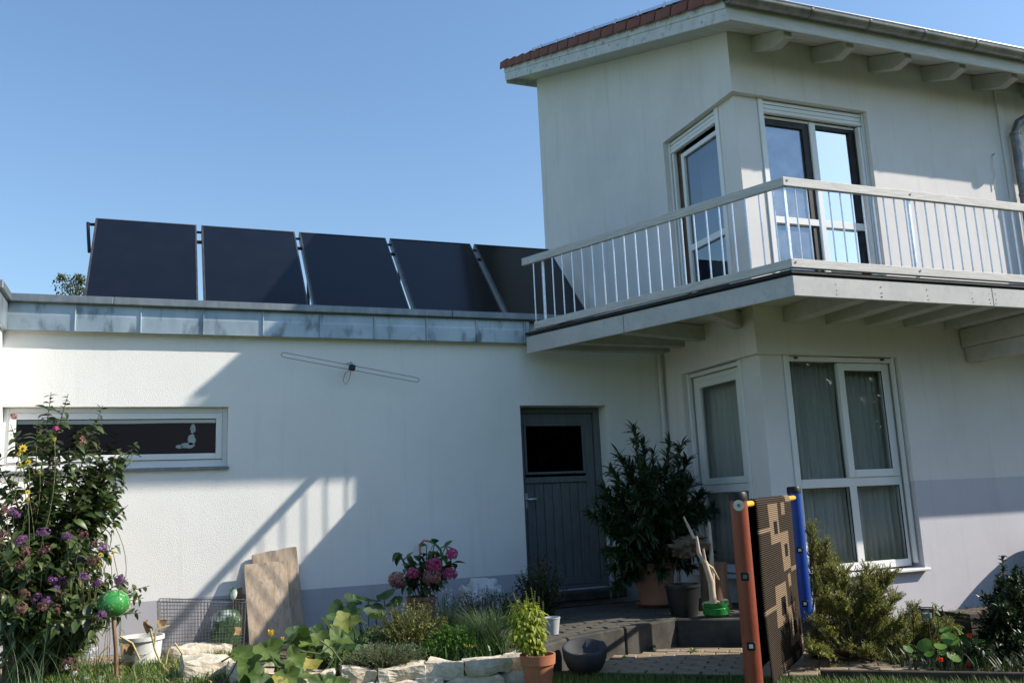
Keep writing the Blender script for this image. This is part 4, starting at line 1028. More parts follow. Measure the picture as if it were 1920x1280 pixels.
# ================================================================== GARDEN: things on the left
def lathe_obj(name, prof, c, mt, parent=None, n=28, smooth=True, **kw):
    return MB().lathe(c, prof, n).build(name, mt, parent, smooth=smooth, **kw)

# --- big shrub ------------------------------------------------------
sh = thing('flowering_shrub', 'tall leafy green shrub with arching shoots in front of the slot window', 'shrub', (-6.2, -1.15, 0.18))
lm = [leaf_mesh('leaf', 'leaf_shrub', 1, 0.52, 0.3, c_, 4) for c_ in (0.15, 0.4, 0.75)]
f = Fol(); stm = MB()
tips = [(96, 735, -1.2), (128, 738, -1.15), (193, 760, -1.1), (258, 828, -1.05), (235, 905, -1.0), (20, 795, -1.3), (50, 850, -1.3), (160, 800, -1.2), (215, 860, -1.15), (70, 790, -1.25),
        (-30, 830, -1.3), (110, 880, -1.35), (170, 940, -1.3), (210, 930, -1.2), (60, 930, -1.45), (-20, 930, -1.4), (130, 985, -1.45), (190, 1000, -1.2), (20, 1010, -1.5), (80, 1040, -1.5),
        (240, 1085, -1.05), (270, 1120, -0.95), (225, 1020, -1.1), (150, 1080, -1.4), (40, 1100, -1.5), (110, 1130, -1.45), (-30, 1060, -1.4), (200, 1135, -1.1), (10, 880, -1.2), (90, 960, -1.2),
        (150, 870, -1.1), (185, 890, -1.25), (215, 905, -1.3), (30, 960, -1.1), (105, 820, -1.1), (130, 840, -1.3), (75, 1000, -1.2), (165, 1030, -1.1), (-10, 990, -1.2), (120, 1060, -1.1), (60, 880, -1.0), (0, 1140, -1.3), (60, 1170, -1.3), (150, 1150, -1.2)]
random.seed(3)
tips += [(px+random.uniform(-24, 24), py+random.uniform(10, 60), yy+random.uniform(-.15, .25)) for px, py, yy in tips if py > 800]
tips += [(random.uniform(150, 285), random.uniform(1070, 1180), random.uniform(-1.2, -.85)) for _ in range(12)]+[(random.uniform(175, 250), random.uniform(830, 930), random.uniform(-1.15, -.95)) for _ in range(12)]
tips += [(random.uniform(-30, 205), random.uniform(990, 1195), random.uniform(-1.95, -1.5)) for _ in range(46)]
tips += [(random.uniform(-40, 190), random.uniform(980, 1190), random.uniform(-1.5, -.9)) for _ in range(34)]
for i, (px, py, yy) in enumerate(tips):
    tip_ = at(px, py, 1, yy)
    base = V(-6.25+random.uniform(-.25, .25), -1.15+random.uniform(-.2, .2), 0.2)
    mid = V((tip_.x-base.x)*-0.12, random.uniform(-.1, .1), 0.10)
    pts = bez(base, tip_, 0.0, mid, 10)
    stm.tube(pts, [0.012-0.0095*k/10 for k in range(11)], 5)
    L_ = (tip_-base).length; nn = int(L_/0.034)
    for k in range(int(nn*0.18), nn+1):
        t = k/nn; fidx = t*10; q = pts[min(9, int(fidx))].lerp(pts[min(10, int(fidx)+1)], fidx-int(fidx))
        d = (pts[min(10, int(fidx)+1)]-pts[max(0, int(fidx)-1)]).normalized()
        s1 = d.orthogonal().normalized(); s1.rotate(Matrix.Rotation(k*PI/2+random.uniform(-.4, .4), 3, d))
        for sg in (1, -1):
            if random.random() < 0.12: continue
            ld = (s1*sg*0.9+d*random.uniform(0.1, 0.8)+V(0, 0, random.uniform(-0.45, 0.2))).normalized()
            sz = random.uniform(0.07, 0.118)*(0.55 if t > 0.93 else 1.0)
            f.add(orient(q, ld, random.uniform(-.7, .7), sz), random.choice((0, 1, 1, 2)))
f.finish(sh, lm, 300)
stm.build('stems', 'stem', sh, smooth=True)
# pink remnants of bloom
for i, (px, py) in enumerate([(105, 805), (153, 823), (152, 832), (92, 905), (25, 780)]):
    flower_head('flower', 'petal_faded' if i else 'petal_pink', at(px, py, 1, -1.22), 0.022, 14, 0.016, sh, seed=i)

# --- purple verbena ---------------------------------------------------
vb = thing('verbena', 'tall thin stems with small purple and brown flower clusters at the left edge', 'flower', (-6.1, -1.9, 0.2))
stm = MB(); f = Fol()
heads = [(12, 955), (25, 962), (6, 1004), (40, 1008), (42, 1012), (78, 995), (125, 1004), (151, 1005), (182, 1017), (190, 1030), (85, 1032), (160, 1050), (172, 1048), (45, 1035), (148, 1045), (97, 1090), (105, 1100), (122, 1085), (48, 1098), (41, 1112), (8, 1080), (108, 1118), (158, 1078), (178, 1092), (222, 1090), (72, 1140), (35, 1140), (70, 1122), (85, 1125), (190, 1148), (4, 1120), (42, 1060), (68, 1072), (30, 1235), (71, 1195), (125, 1240), (72, 1252), (110, 1140)]
for i, (px, py) in enumerate(heads):
    yy = random.uniform(-1.95, -1.5); c = at(px, py, 1, yy)
    base = V(c.x+random.uniform(-.2, .1), -1.25+random.uniform(-.1, .1), 0.2)
    pts = bez(base, c, 0, V(random.uniform(-.06, .06), random.uniform(-.04, .04), 0), 6)
    stm.tube(pts, 0.0017, 4)
    q_ = random.random()
    for j in range(2):
        flower_head('flower', 'petal_purple' if q_ > 0.5 else 'petal_brown', c+V(random.uniform(-.025, .025), random.uniform(-.02, .02), random.uniform(-.02, .015)), random.uniform(0.022, 0.036), 26, 0.012, vb, 1.0, seed=i*5+j)
    for k in range(3):
        q = pts[random.randint(1, 4)]; f.add(orient(q, rdir(0.3), 0, random.uniform(.05, .09)), 0)
stm.build('stems', 'stem_green', vb)
f.finish(vb, [leaf_mesh('leaf', 'leaf_olive', 1, 0.2, 0.2, 0.2, 3)], 0)

# --- yellow tall daisy -------------------------------------------------
yd = thing('yellow_daisy', 'slender stems with small bright yellow daisies among the left shrub', 'flower', (-5.75, -1.3, 0.2))
stm = MB(); f = Fol()
pet = leaf_mesh('petal', 'petal_yellow', 1, 0.5, 0.1, 0.1, 2)
for i, (px, py, rr) in enumerate([(43, 840, .034), (36, 850, .02), (102, 823, .018), (53, 866, .024), (37, 871, .018), (215, 985, .024), (210, 996, .016), (188, 1039, .022), (212, 1036, .018), (158, 1040, .024), (187, 1058, .018), (206, 1043, .014), (52, 922, .02), (52, 935, .018), (75, 885, .014), (110, 1027, .014), (126, 1027, .014), (179, 1035, .014)]):
    yy = -1.45 if px < 120 else -1.15
    c = at(px, py, 1, yy)
    nrm = (CAM-c).normalized()+V(random.uniform(-.4, .4), 0, random.uniform(0, .5)); nrm.normalize()
    fm = Fol(); t1 = nrm.orthogonal().normalized()
    for k in range(9):
        d = t1.copy(); d.rotate(Matrix.Rotation(2*PI*k/9, 3, nrm)); fm.add(orient(c, d+nrm*0.15, 0, rr, nrm), 0)
    o = fm.finish(yd, [pet], 0, rest='flower')
    stm.tube(bez(V(c.x+random.uniform(-.15, .1), yy+random.uniform(-.1, .1), max(0.2, c.z-random.uniform(.4, .8))), c, 0, V(.03, 0, 0), 5), 0.0025, 4)
    stm.ball(c+nrm*0.004, rr*0.3, 8, 5)
stm.build('stems', 'stem_green', yd)
# arching grass blades in front
sp_ = [(-6.3+random.gauss(0, .28), -1.95+random.gauss(0, .15), 0.2) for _ in range(110)]
o = grass_mesh('ornamental_grass', 'leaf_chive', sp_, 0.30, 0.75, 0.003, 1.4, seg=6); tag(o, 'long thin arching grass blades at the bottom left corner', 'grass', kind='stuff')
# low herbs, straw and white blooms in the bed
sp_ = [(random.uniform(-6.4, -4.6), random.uniform(-2.2, -0.9), 0.2) for _ in range(4200)]
o = grass_mesh('ground_cover', 'leaf_grass', sp_, 0.03, 0.11, 0.006, 1.1); tag(o, 'low weeds covering the soil of the left bed', 'ground cover', kind='stuff')
sp_ = [(random.uniform(-5.9, -4.7), random.uniform(-2.2, -0.9), 0.205) for _ in range(700)]
o = grass_mesh('straw', 'straw', sp_, 0.02, 0.09, 0.004, 3.0); tag(o, 'dry straw scattered on the left bed', 'straw', kind='stuff')
wf = thing('white_flowers', 'small white star-shaped flowers low at the bottom left', 'flower', (-5.9, -1.6, 0.2))
for i, (px, py) in enumerate([(168, 1222), (174, 1232), (140, 1262), (188, 1270), (125, 1250), (136, 1266), (163, 1272), (178, 1215)]):
    c = at(px, py, 1, -1.7+0.1*(i % 3)); flower_head('flower', 'petal_white', c, 0.016, 9, 0.014, wf, seed=i)

# --- green glass ball on a stick -------------------------------------
bs = thing('garden_ball', 'speckled green glass garden ball on a wooden stick', 'garden ornament', (at(219, 1290, 1, -1.75).x, -1.75, 0.1))
c = at(213, 1131, 1, -1.75); r = 0.110
lathe_obj('ball', [(max(1e-3, r*math.sin(PI*i/16)), -r*0.88*math.cos(PI*i/16)) for i in range(17)], c, 'glass_ball', bs, smooth='all')
e = at(219, 1300, 1, -1.75)
MB().tube([V(c.x, c.y, c.z-r*0.82), V((c.x+e.x)/2+0.004, -1.75, (c.z+e.z)/2), V(e.x, -1.75, 0.1)], 0.014, 8).build('stick', 'stump_wood', bs, smooth=True)
# --- white bucket with dead leaf --------------------------------------
c = at(265, 1230, 1, -0.95); c.z = 0.17
bk = thing('white_bucket', 'dirty white plastic bucket beside the wire basket', 'bucket', c)
r0, r1, h = 0.135, 0.165, 0.25
lathe_obj('bucket_body', [(r0, 0), (r1-0.01, h-0.03), (r1+0.006, h-0.03), (r1+0.006, h), (r1-0.006, h), (r0-0.006, 0.012), (0.001, 0.012)], c, 'white_plastic', bk)
MB().tube(bez(c+V(-r1, 0, h-0.03), c+V(r1, 0, h-0.03), -0.10, V(0, -0.16, 0), 10), 0.003, 5).build('handle', 'wire', bk)
dl = [round_leaf('dead_leaf', 'dead_leaf', 5, 0.3, 0.6, s_) for s_ in range(3)]
for i, (px, py, s_, yy) in enumerate([(268, 1170, 0.075, -1.0), (245, 1212, 0.06, -1.15), (245, 1245, 0.07, -1.3), (325, 1255, 0.06, -1.5), (300, 1165, 0.05, -0.9), (440, 1178, 0.05, -1.2)]):
    o = link('dead_leaf', dl[i % 3], None, orient(at(px, py, 1, yy), V(random.uniform(-.5, .5), -0.2, -1), random.uniform(-1, 1), s_))
    tag(o, ['crumpled brown leaf hanging over the white bucket', 'withered leaf in front of the white bucket', 'curled brown leaf below the white bucket', 'dark curled leaf among straw left of the large stone', 'torn brown leaf between bucket and wire basket', 'brown withered leaf left of the leaning boards'][i], 'leaf', 'withered squash leaves')
# dry squash stalks
st = thing('dry_squash_vine', 'pale yellow dried squash stalks arching over the bucket', 'vine', at(285, 1240, 1, -1.3))
b = MB()
for pl in ([(282, 1178), (290, 1215), (300, 1240), (315, 1255)], [(318, 1172), (292, 1180), (289, 1210)], [(310, 1245), (316, 1215), (328, 1205), (342, 1225), (338, 1240)], [(205, 1210), (190, 1225), (185, 1240)], [(250, 1265), (290, 1262), (330, 1245)], [(225, 1192), (248, 1205), (262, 1235)]):
    pp = [at(x, y, 1, -1.25) for x, y in pl]; b.tube(pp, 0.009, 6)
b.build('stalks', 'straw', st, smooth=True)

# --- wire basket --------------------------------------------------------
yb = -0.62
tl_, tr_, bl_, br_ = at(295, 1127, 1, yb+0.02), at(461, 1129, 1, yb+0.02), at(299, 1211, 1, yb), at(456, 1212, 1, yb)
bl_.z = br_.z = 0.19; bl_.y = br_.y = yb
wb = thing('wire_basket', 'dark rectangular wire mesh basket standing by the garage wall', 'basket', (bl_+br_)/2)
dep = V(0.02, 0.30, 0)
b = MB()
for q in ([tl_, tr_, tr_+dep, tl_+dep, tl_], [bl_, br_, br_+dep*0.85, bl_+dep*0.85, bl_]): b.tube(q, 0.005, 6)
for a_, c_ in ((tl_, bl_), (tr_, br_), (tl_+dep, bl_+dep*0.85), (tr_+dep, br_+dep*0.85)): b.tube([a_, c_], 0.005, 6)
b.build('rim', 'wire', wb)
b = MB()
def mesh_side(a, c, e, g, nu, nv):
    for i in range(1, nu): t = i/nu; b.tube([a.lerp(c, t), e.lerp(g, t)], 0.0024, 4, False)
    for j in range(1, nv): t = j/nv; b.tube([a.lerp(e, t), c.lerp(g, t)], 0.0018, 4, False)
mesh_side(tl_, tr_, bl_, br_, 27, 15); mesh_side(tl_+dep, tr_+dep, bl_+dep*0.85, br_+dep*0.85, 27, 15)
mesh_side(tl_, tl_+dep, bl_, bl_+dep*0.85, 9, 15); mesh_side(tr_, tr_+dep, br_, br_+dep*0.85, 9, 15); mesh_side(bl_, br_, bl_+dep*0.85, br_+dep*0.85, 27, 8)
tag(b.build('wire_mesh', 'wire', wb), kind='stuff')
# bag of soil with swirl ball in the basket
def lump(name, c, sx, sy, sz, mt, seed, amp=0.12, parent=None, ex=0.62, **kw):
    bm = bmesh.new(); bmesh.ops.create_icosphere(bm, subdivisions=4, radius=1.0)
    o_ = V(seed*3.7, seed*1.3, seed)
    for v in bm.verts:
        p = v.co.normalized(); q = V(*(math.copysign(abs(t)**ex, t) for t in p))
        q *= 1+amp*noise.noise(p*2.1+o_)+amp*0.5*noise.noise(p*6+o_)+amp*0.25*noise.noise(p*13+o_)
        v.co = V(q.x*sx, q.y*sy, max(-sz*0.98, q.z*sz))
    me = bpy.data.meshes.new(name); bm.to_mesh(me); bm.free(); me.materials.append(MAT[mt])
    me.polygons.foreach_set('use_smooth', [True]*len(me.polygons))
    return tag(link(name, me, parent, Matrix.Translation(c)), **kw)
c = at(424, 1165, 1, yb+0.2); c.z = 0.19+0.17
lump('soil_bag', c, 0.13, 0.08, 0.16, 'soil_bag', 3, 0.12, label='crumpled white and green soil bag inside the wire basket', cat='bag')
c = at(437, 1112, 1, yb+0.3)
ob = thing('swirl_ball', 'small green and white swirled glass ball above the soil bag', 'garden ornament', c-V(0, 0, 0.05))
lathe_obj('ball', [(max(1e-3, 0.042*math.sin(PI*i/12)*(1-0.25*(1-i/12))), -0.058*math.cos(PI*i/12)) for i in range(13)], c, 'swirl_ball', ob, 18, 'all')
MB().tube([c-V(0, 0, 0.055), V(c.x, c.y, 0.40)], 0.006, 6).build('stick', 'stump_wood', ob)
# --- boards leaning on the wall ---------------------------------------
def plank(px4, yb_, yt, th, label, jag=0.1):
    TL, TR, BL, BR = px4
    a, c = at(*TL, 1, yt), at(*TR, 1, yt); e, g = at(*BL, 1, yb_), at(*BR, 1, yb_)
    n = ((c-a).cross(e-a)).normalized()
    if n.y > 0: n = -n
    wid = (a-c).length
    off = -n*th; k = 7
    top = [a.lerp(c, i/k)+V(0, 0, (0.0 if i in (0, k) else random.uniform(-.004, .012))*jag) for i in range(k+1)]
    pts = [e, g]+top[::-1]
    MB().prism(pts, off).build('leaning_board', 'board_wood', bevel=0.003, label=label, cat='board', group='boards leaning on the garage wall')
plank(((472, 1040), (556, 1024), (486, 1200), (573, 1196)), -0.20, -0.045, 0.022, 'taller weathered wooden board behind the other, against the wall', 0.7)
plank(((457, 1058), (535, 1051), (468, 1216), (553, 1213)), -0.36, -0.10, 0.022, 'smaller pale wooden board leaning in front of the taller one')
b = MB(); q = at(446, 1105, 1, -0.25); b.prism([(q.x-0.03, -0.22, 0.19), (q.x+0.06, -0.22, 0.19), (q.x+0.05, -0.08, 0.68), (q.x-0.02, -0.08, 0.66)], (0, 0.02, 0))
b.build('brown_board', 'stump_wood', bevel=0.003, label='narrow dark brown board between the wire basket and the pale boards', cat='board')

# --- squash -------------------------------------------------------------
sq = thing('squash_plant', 'sprawling squash with large yellow-green leaves over the stone wall', 'squash', (-4.3, -2.1, 0.2))
ms_l = [round_leaf('leaf', 'leaf_squash', 5, 0.24, 0.34, s_, 25) for s_ in range(4)]; ms_d = [round_leaf('leaf', 'leaf_squash_dark', 5, 0.14, 0.22, 9+s_) for s_ in range(3)]
vine = MB()
bright = [(500, 1213, .10, -2.25), (470, 1240, .085, -2.45), (447, 1230, .08, -2.5), (537, 1203, .09, -2.2), (560, 1192, .085, -2.15), (570, 1207, .08, -2.2), (597, 1192, .075, -2.1), (640, 1195, .10, -2.1), (625, 1210, .07, -2.2), (545, 1235, .085, -2.4), (585, 1240, .07, -2.4), (568, 1262, .07, -2.5), (537, 1262, .08, -2.55), (490, 1265, .09, -2.6), (463, 1275, .08, -2.6), (605, 1275, .09, -2.6), (612, 1170, .065, -2.0), (655, 1160, .10, -1.9), (520, 1275, .07, -2.6), (607, 1228, .06, -2.3), (660, 1225, .06, -2.2), (580, 1222, .06, -2.2), (510, 1235, .07, -2.35), (625, 1280, .08, -2.65)]
for i, (px, py, s_, yy) in enumerate(bright):
    c = at(px, py, 1, yy)
    d = V(random.uniform(-.7, .7), random.uniform(-.9, -.1), random.uniform(-.9, 0.1))
    link('leaf', ms_l[i % 4], sq, orient(c, d, random.uniform(-.5, .5), s_*1.15, up=V(random.uniform(-.5, .5), -0.65, 0.65)))
    vine.tube(bez(V(c.x+random.uniform(-.12, .12), yy+0.1, max(0.2, c.z-0.22)), c, 0, V(0.02, 0, 0), 4), [0.007, 0.006, 0.0055, 0.005, 0.0045], 5)
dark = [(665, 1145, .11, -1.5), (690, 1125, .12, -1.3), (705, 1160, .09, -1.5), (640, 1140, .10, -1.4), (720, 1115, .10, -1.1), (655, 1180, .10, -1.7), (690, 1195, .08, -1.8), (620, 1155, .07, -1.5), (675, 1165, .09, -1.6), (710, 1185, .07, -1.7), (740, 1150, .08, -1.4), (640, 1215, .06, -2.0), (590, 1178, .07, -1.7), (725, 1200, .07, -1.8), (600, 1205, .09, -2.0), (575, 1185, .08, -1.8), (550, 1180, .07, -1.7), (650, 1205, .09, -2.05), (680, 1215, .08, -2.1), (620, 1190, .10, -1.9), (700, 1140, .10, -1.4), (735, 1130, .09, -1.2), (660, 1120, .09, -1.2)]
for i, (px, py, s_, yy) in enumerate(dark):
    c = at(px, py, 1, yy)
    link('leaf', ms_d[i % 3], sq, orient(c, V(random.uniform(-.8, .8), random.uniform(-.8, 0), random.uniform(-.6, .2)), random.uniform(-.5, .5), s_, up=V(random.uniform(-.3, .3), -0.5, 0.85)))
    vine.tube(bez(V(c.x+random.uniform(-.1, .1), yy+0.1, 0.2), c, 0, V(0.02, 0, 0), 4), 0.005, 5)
for pl in ([(640, 1210), (615, 1250), (585, 1278)], [(565, 1220), (600, 1225), (630, 1200)], [(415, 1240), (440, 1225), (470, 1250), (540, 1250)], [(600, 1200), (622, 1215), (640, 1240)]):
    vine.tube([at(x, y, 1, -2.4) for x, y in pl], 0.007, 6)
vine.build('vines', 'stem_green', sq, smooth=True)
for px, py, s_, yy in ((508, 1185, .055, -2.1), (530, 1196, .03, -2.1)):
    c = at(px, py, 1, yy); fm = Fol()
    for k in range(6):
        a = 2*PI*k/6; fm.add(orient(c+V(0, 0, -s_*0.5), V(math.cos(a)*0.35, math.sin(a)*0.35, 1), 0, s_, V(math.cos(a), math.sin(a), 0)), 0)
    fm.finish(sq, [leaf_mesh('petal', 'petal_yellow', 1, 0.6, 0.1, -0.15, 3)], 0, rest='flower')

# --- hydrangea ------------------------------------------------------------
hc = at(790, 1112, 1, -0.62); hc.z = 0.25
hy = thing('potted_hydrangea', 'pink hydrangea with faded heads in a brown pot by the garage wall', 'hydrangea', hc)
lathe_obj('pot', [(0.10, 0), (0.135, 0.24), (0.145, 0.24), (0.145, 0.27), (0.13, 0.27), (0.12, 0.22), (0.001, 0.22)], hc, 'stump_wood', hy)
lm = [leaf_mesh('leaf', 'leaf_hydrangea', 1, 0.62, 0.25, c_, 4) for c_ in (0.2, 0.5)]
f = Fol(); stm = MB()
for i, (px, py) in enumerate([(750, 1040), (770, 1050), (800, 1022), (815, 1018), (835, 1025), (845, 1050), (760, 1065), (790, 1060), (820, 1045), (805, 1075), (775, 1080), (835, 1065), (785, 1040), (825, 1060), (748, 1035), (765, 1045), (810, 1035), (850, 1055), (795, 1090), (760, 1090), (830, 1085)]):
    t_ = at(px, py, 1, -0.62+random.uniform(-.15, .12)); bz = bez(hc+V(random.uniform(-.05, .05), random.uniform(-.05, .05), 0.22), t_, 0, V(0, 0, 0.02), 6); stm.tube(bz, 0.005, 5)
    for k in range(11):
        q = bz[random.randint(3, 6)]; d = rdir(0.1); f.add(orient(q, d+V(0, 0, -0.15), random.uniform(-.4, .4), random.uniform(0.07, 0.125)), random.randint(0, 1))
f.finish(hy, lm, 140); stm.build('stems', 'stem', hy)
for i, (px, py, r_, mt) in enumerate([(847, 1038, .055, 'petal_pink'), (814, 1060, .075, 'petal_pink'), (774, 1074, .055, 'petal_pink'), (810, 1082, .085, 'petal_faded'), (844, 1076, .065, 'petal_pink'), (744, 1086, .075, 'petal_faded'), (746, 1092, .06, 'petal_brown')]):
    flower_head('flower_head', mt, at(px, py, 1, -0.82), r_, int(90+max(0, r_-0.06)*4000), 0.018, hy, 0.9, seed=20+i)
# garden hose on a hook above the hydrangea
hs = thing('hose_tap', 'short green hose on a wall tap above the hydrangea', 'hose', at(800, 1016, 1, -0.03))
MB().tube([at(788, 1040, 1, -0.06), at(787, 1020, 1, -0.06), at(795, 1013, 1, -0.08), at(806, 1014, 1, -0.12)], 0.011, 8).build('pipe', 'terracotta', hs, smooth=True)
MB().tube([at(806, 1014, 1, -0.12), at(816, 1019, 1, -0.14), at(826, 1030, 1, -0.14), at(829, 1050, 1, -0.14)], 0.012, 8).build('hose', 'green_glaze', hs, smooth=True)
# --- crumpled sack and basket -----------------------------------------------
c = at(903, 1092, 1, -0.45)
lump('crumpled_sack', V(c.x, -0.45, 0.25+0.17), 0.19, 0.14, 0.18, 'sack', 6, 0.34, label='crumpled white sack with teal print by the garage wall', cat='sack')

# --- herb bed plants -----------------------------------------------------------
def bushy(name, label, cat, px, py, yy, rx, rz, mt, n, lsz, lw, nstem, nobj=0, up=0.4, zb=0.2, group=None, curl=0.1, spread=1.0, seed=1, dome=True):
    random.seed(seed)
    c = at(px, py, 1, yy); root = thing(name, label, cat, (c.x, yy, zb), group)
    st_ = MB(); f = Fol(); per = max(1, n//nstem)
    for i in range(nstem):
        a = random.uniform(0, 2*PI); q = math.sqrt(random.random())*spread
        hz = rz*(1-0.45*q*q) if dome else rz
        tip_ = V(c.x+rx*q*math.cos(a), yy+rx*q*math.sin(a)*0.8, zb+hz*random.uniform(0.75, 1.05))
        bz = bez(V(c.x+0.2*rx*q*math.cos(a), yy+0.2*rx*q*math.sin(a), zb-0.01), tip_, 0, V(random.uniform(-.02, .02), random.uniform(-.02, .02), 0), 6)
        st_.tube(bz, [0.004-0.0005*k for k in range(7)], 4)
        for k in range(per):
            t = random.uniform(0.15, 1.0); j = t*6; p = bz[min(5, int(j))].lerp(bz[min(6, int(j)+1)], j-int(j))
            d = (tip_-bz[0]).normalized()
            f.add(orient(p, rdir()*0.9+d*up, random.uniform(-.8, .8), lsz*random.uniform(.6, 1.2)*(1.15-0.4*t)), 0)
    st_.build('stems', 'stem_green' if 'dark' not in mt else 'stem', root)
    f.finish(root, [leaf_mesh('leaf', mt, 1, lw, 0.3, curl, 3 if lsz > .03 else 2)], nobj)
    return root
bushy('savory_bush', 'olive green spiky herb bush in the sunlit bed', 'herb', 768, 1230, -1.95, 0.33, 0.44, 'leaf_olive', 6500, 0.036, 0.30, 130, up=0.9, seed=11)
bushy('thyme_mound', 'low grey-green cushion of thyme at the wall edge', 'herb', 722, 1244, -2.36, 0.32, 0.19, 'leaf_grey', 7500, 0.024, 0.24, 280, up=1.2, seed=12)
bushy('parsley', 'fresh bright green parsley clump behind the stones', 'herb', 848, 1240, -2.22, 0.21, 0.26, 'leaf_parsley', 4200, 0.026, 0.9, 120, up=0.3, curl=0.5, seed=13)
bushy('parsley', 'small bright green parsley sprigs left of the larger parsley', 'herb', 812, 1245, -2.3, 0.12, 0.18, 'leaf_parsley', 1100, 0.020, 0.9, 40, up=0.3, curl=0.5, seed=14)
bushy('feathery_herb', 'feathery dark green herb with tiny white blooms below the hydrangea', 'herb', 835, 1170, -1.35, 0.24, 0.42, 'leaf_hydrangea', 3500, 0.025, 0.15, 90, up=0.6, seed=15)
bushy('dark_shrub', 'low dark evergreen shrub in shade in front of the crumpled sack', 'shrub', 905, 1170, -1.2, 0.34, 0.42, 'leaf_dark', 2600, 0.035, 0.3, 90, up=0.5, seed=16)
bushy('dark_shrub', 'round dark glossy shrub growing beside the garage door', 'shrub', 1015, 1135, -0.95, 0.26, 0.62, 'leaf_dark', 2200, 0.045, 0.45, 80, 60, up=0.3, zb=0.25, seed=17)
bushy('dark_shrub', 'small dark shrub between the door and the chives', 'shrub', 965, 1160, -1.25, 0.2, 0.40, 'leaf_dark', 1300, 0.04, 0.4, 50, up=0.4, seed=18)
# white flower dots on the feathery herb
wd_ = thing('white_blossom', 'tiny white blossoms scattered on the feathery herb', 'flower', at(830, 1110, 1, -1.4))
for i in range(14):
    flower_head('flower', 'petal_white', at(random.uniform(800, 868), random.uniform(1100, 1135), 1, -1.45), 0.006, 5, 0.006, wd_, seed=i)
sp_ = [(random.uniform(-4.3, -2.98), random.uniform(-2.42, -0.95), 0.2) for _ in range(5200)]
o = grass_mesh('ground_cover', 'leaf_hydrangea', sp_, 0.06, 0.20, 0.009, 1.0); tag(o, 'dense low greenery between the herbs of the walled bed', 'ground cover', kind='stuff')
# chives
c = at(920, 1230, 1, -2.2)
sp_ = [(c.x+random.gauss(0, .05), -2.2+random.gauss(0, .055), 0.2) for _ in range(700)]
o = grass_mesh('chives', 'leaf_chive', sp_, 0.24, 0.44, 0.0034, 1.1, seg=6); tag(o, 'tuft of thin upright chive blades beside the potted basil', 'chives')
c = at(870, 1240, 1, -2.3)
yl = thing('yellow_sprig', 'tiny yellow flowers on the parsley', 'flower', at(875, 1210, 1, -2.35))
for i in range(5): flower_head('flower', 'petal_yellow', at(870+i*5, 1209+2*(i % 2), 1, -2.4), 0.007, 6, 0.007, yl, seed=i)

# --- basil in terracotta pot ---------------------------------------------------
c = V(-2.955, -2.92, 0.03)
b = MB(); b.box(-3.12, -2.62, -3.22, -2.78, 0.004, 0.028); b.build('stepping_slab', 'concrete', bevel=0.006, label='small grey stone slab under the potted basil', cat='slab')
ba = thing('potted_basil', 'flowering yellow-green basil in an orange terracotta pot on the stone edge', 'potted plant', c)
lathe_obj('pot', [(0.085, 0), (0.112, 0.185), (0.122, 0.185), (0.127, 0.25), (0.114, 0.25), (0.108, 0.22), (0.001, 0.22)], c, 'terracotta', ba)
lathe_obj('soil', [(0.107, 0.0), (0.106, 0.010), (0.001, 0.018)], c+V(0, 0, 0.215), 'soil', ba)
lathe_obj('saucer', [(0.10, -0.001), (0.135, 0.02), (0.128, 0.02), (0.088, 0.006)], c, 'terracotta', ba)
random.seed(31); f = Fol(); st_ = MB(); fs = Fol()
for i, (px, py) in enumerate([(953, 1120), (962, 1112), (972, 1120), (985, 1108), (996, 1102), (1003, 1108), (1010, 1118), (1018, 1128), (990, 1120), (1000, 1130), (978, 1130), (965, 1135), (956, 1145), (1013, 1140), (1020, 1150), (970, 1150), (985, 1145), (1005, 1150), (950, 1160), (1024, 1165), (962, 1170), (1012, 1170), (975, 1165), (995, 1165)]):
    t_ = at(px, py, 1, -2.92+random.uniform(-.09, .09)); bz = bez(c+V(random.uniform(-.05, .05), random.uniform(-.05, .05), 0.225), t_, 0, V(0, 0, 0), 8); st_.tube(bz, 0.003, 4)
    for k in range(26):
        j = random.uniform(0.8, 5.6); p = bz[int(j)].lerp(bz[int(j)+1], j-int(j)); f.add(orient(p, rdir(-.15), random.uniform(-.5, .5), random.uniform(.022, .045)), 0)
    if i < 18:
        for k in range(11):
            p = bz[5].lerp(bz[8], k/10)
            for m_ in range(5):
                a = m_*2*PI/5+k; fs.add(orient(p, V(math.cos(a), math.sin(a), 0.25), 0, random.uniform(.011, .016)*(1.2-0.05*k)), 0)
bc = at(986, 1172, 1, -2.92)
for k in range(1200):
    d = rdir(); q = bc+V(d.x*0.14, d.y*0.12, d.z*0.19)*random.random()**0.6*random.uniform(.75, 1.15)
    f.add(orient(q, V(d.x, d.y, random.uniform(-1.2, .2)), random.uniform(-.5, .5), random.uniform(.03, .052)), 0)
f.finish(ba, [leaf_mesh('leaf', 'leaf_basil', 1, 0.5, 0.3, 0.5, 3)], 60)
fs.finish(ba, [leaf_mesh('bract', 'leaf_basil', 1, 0.8, 0.2, 0.2, 2)], 0, rest='flower_spikes'); st_.build('stems', 'stem_green', ba)
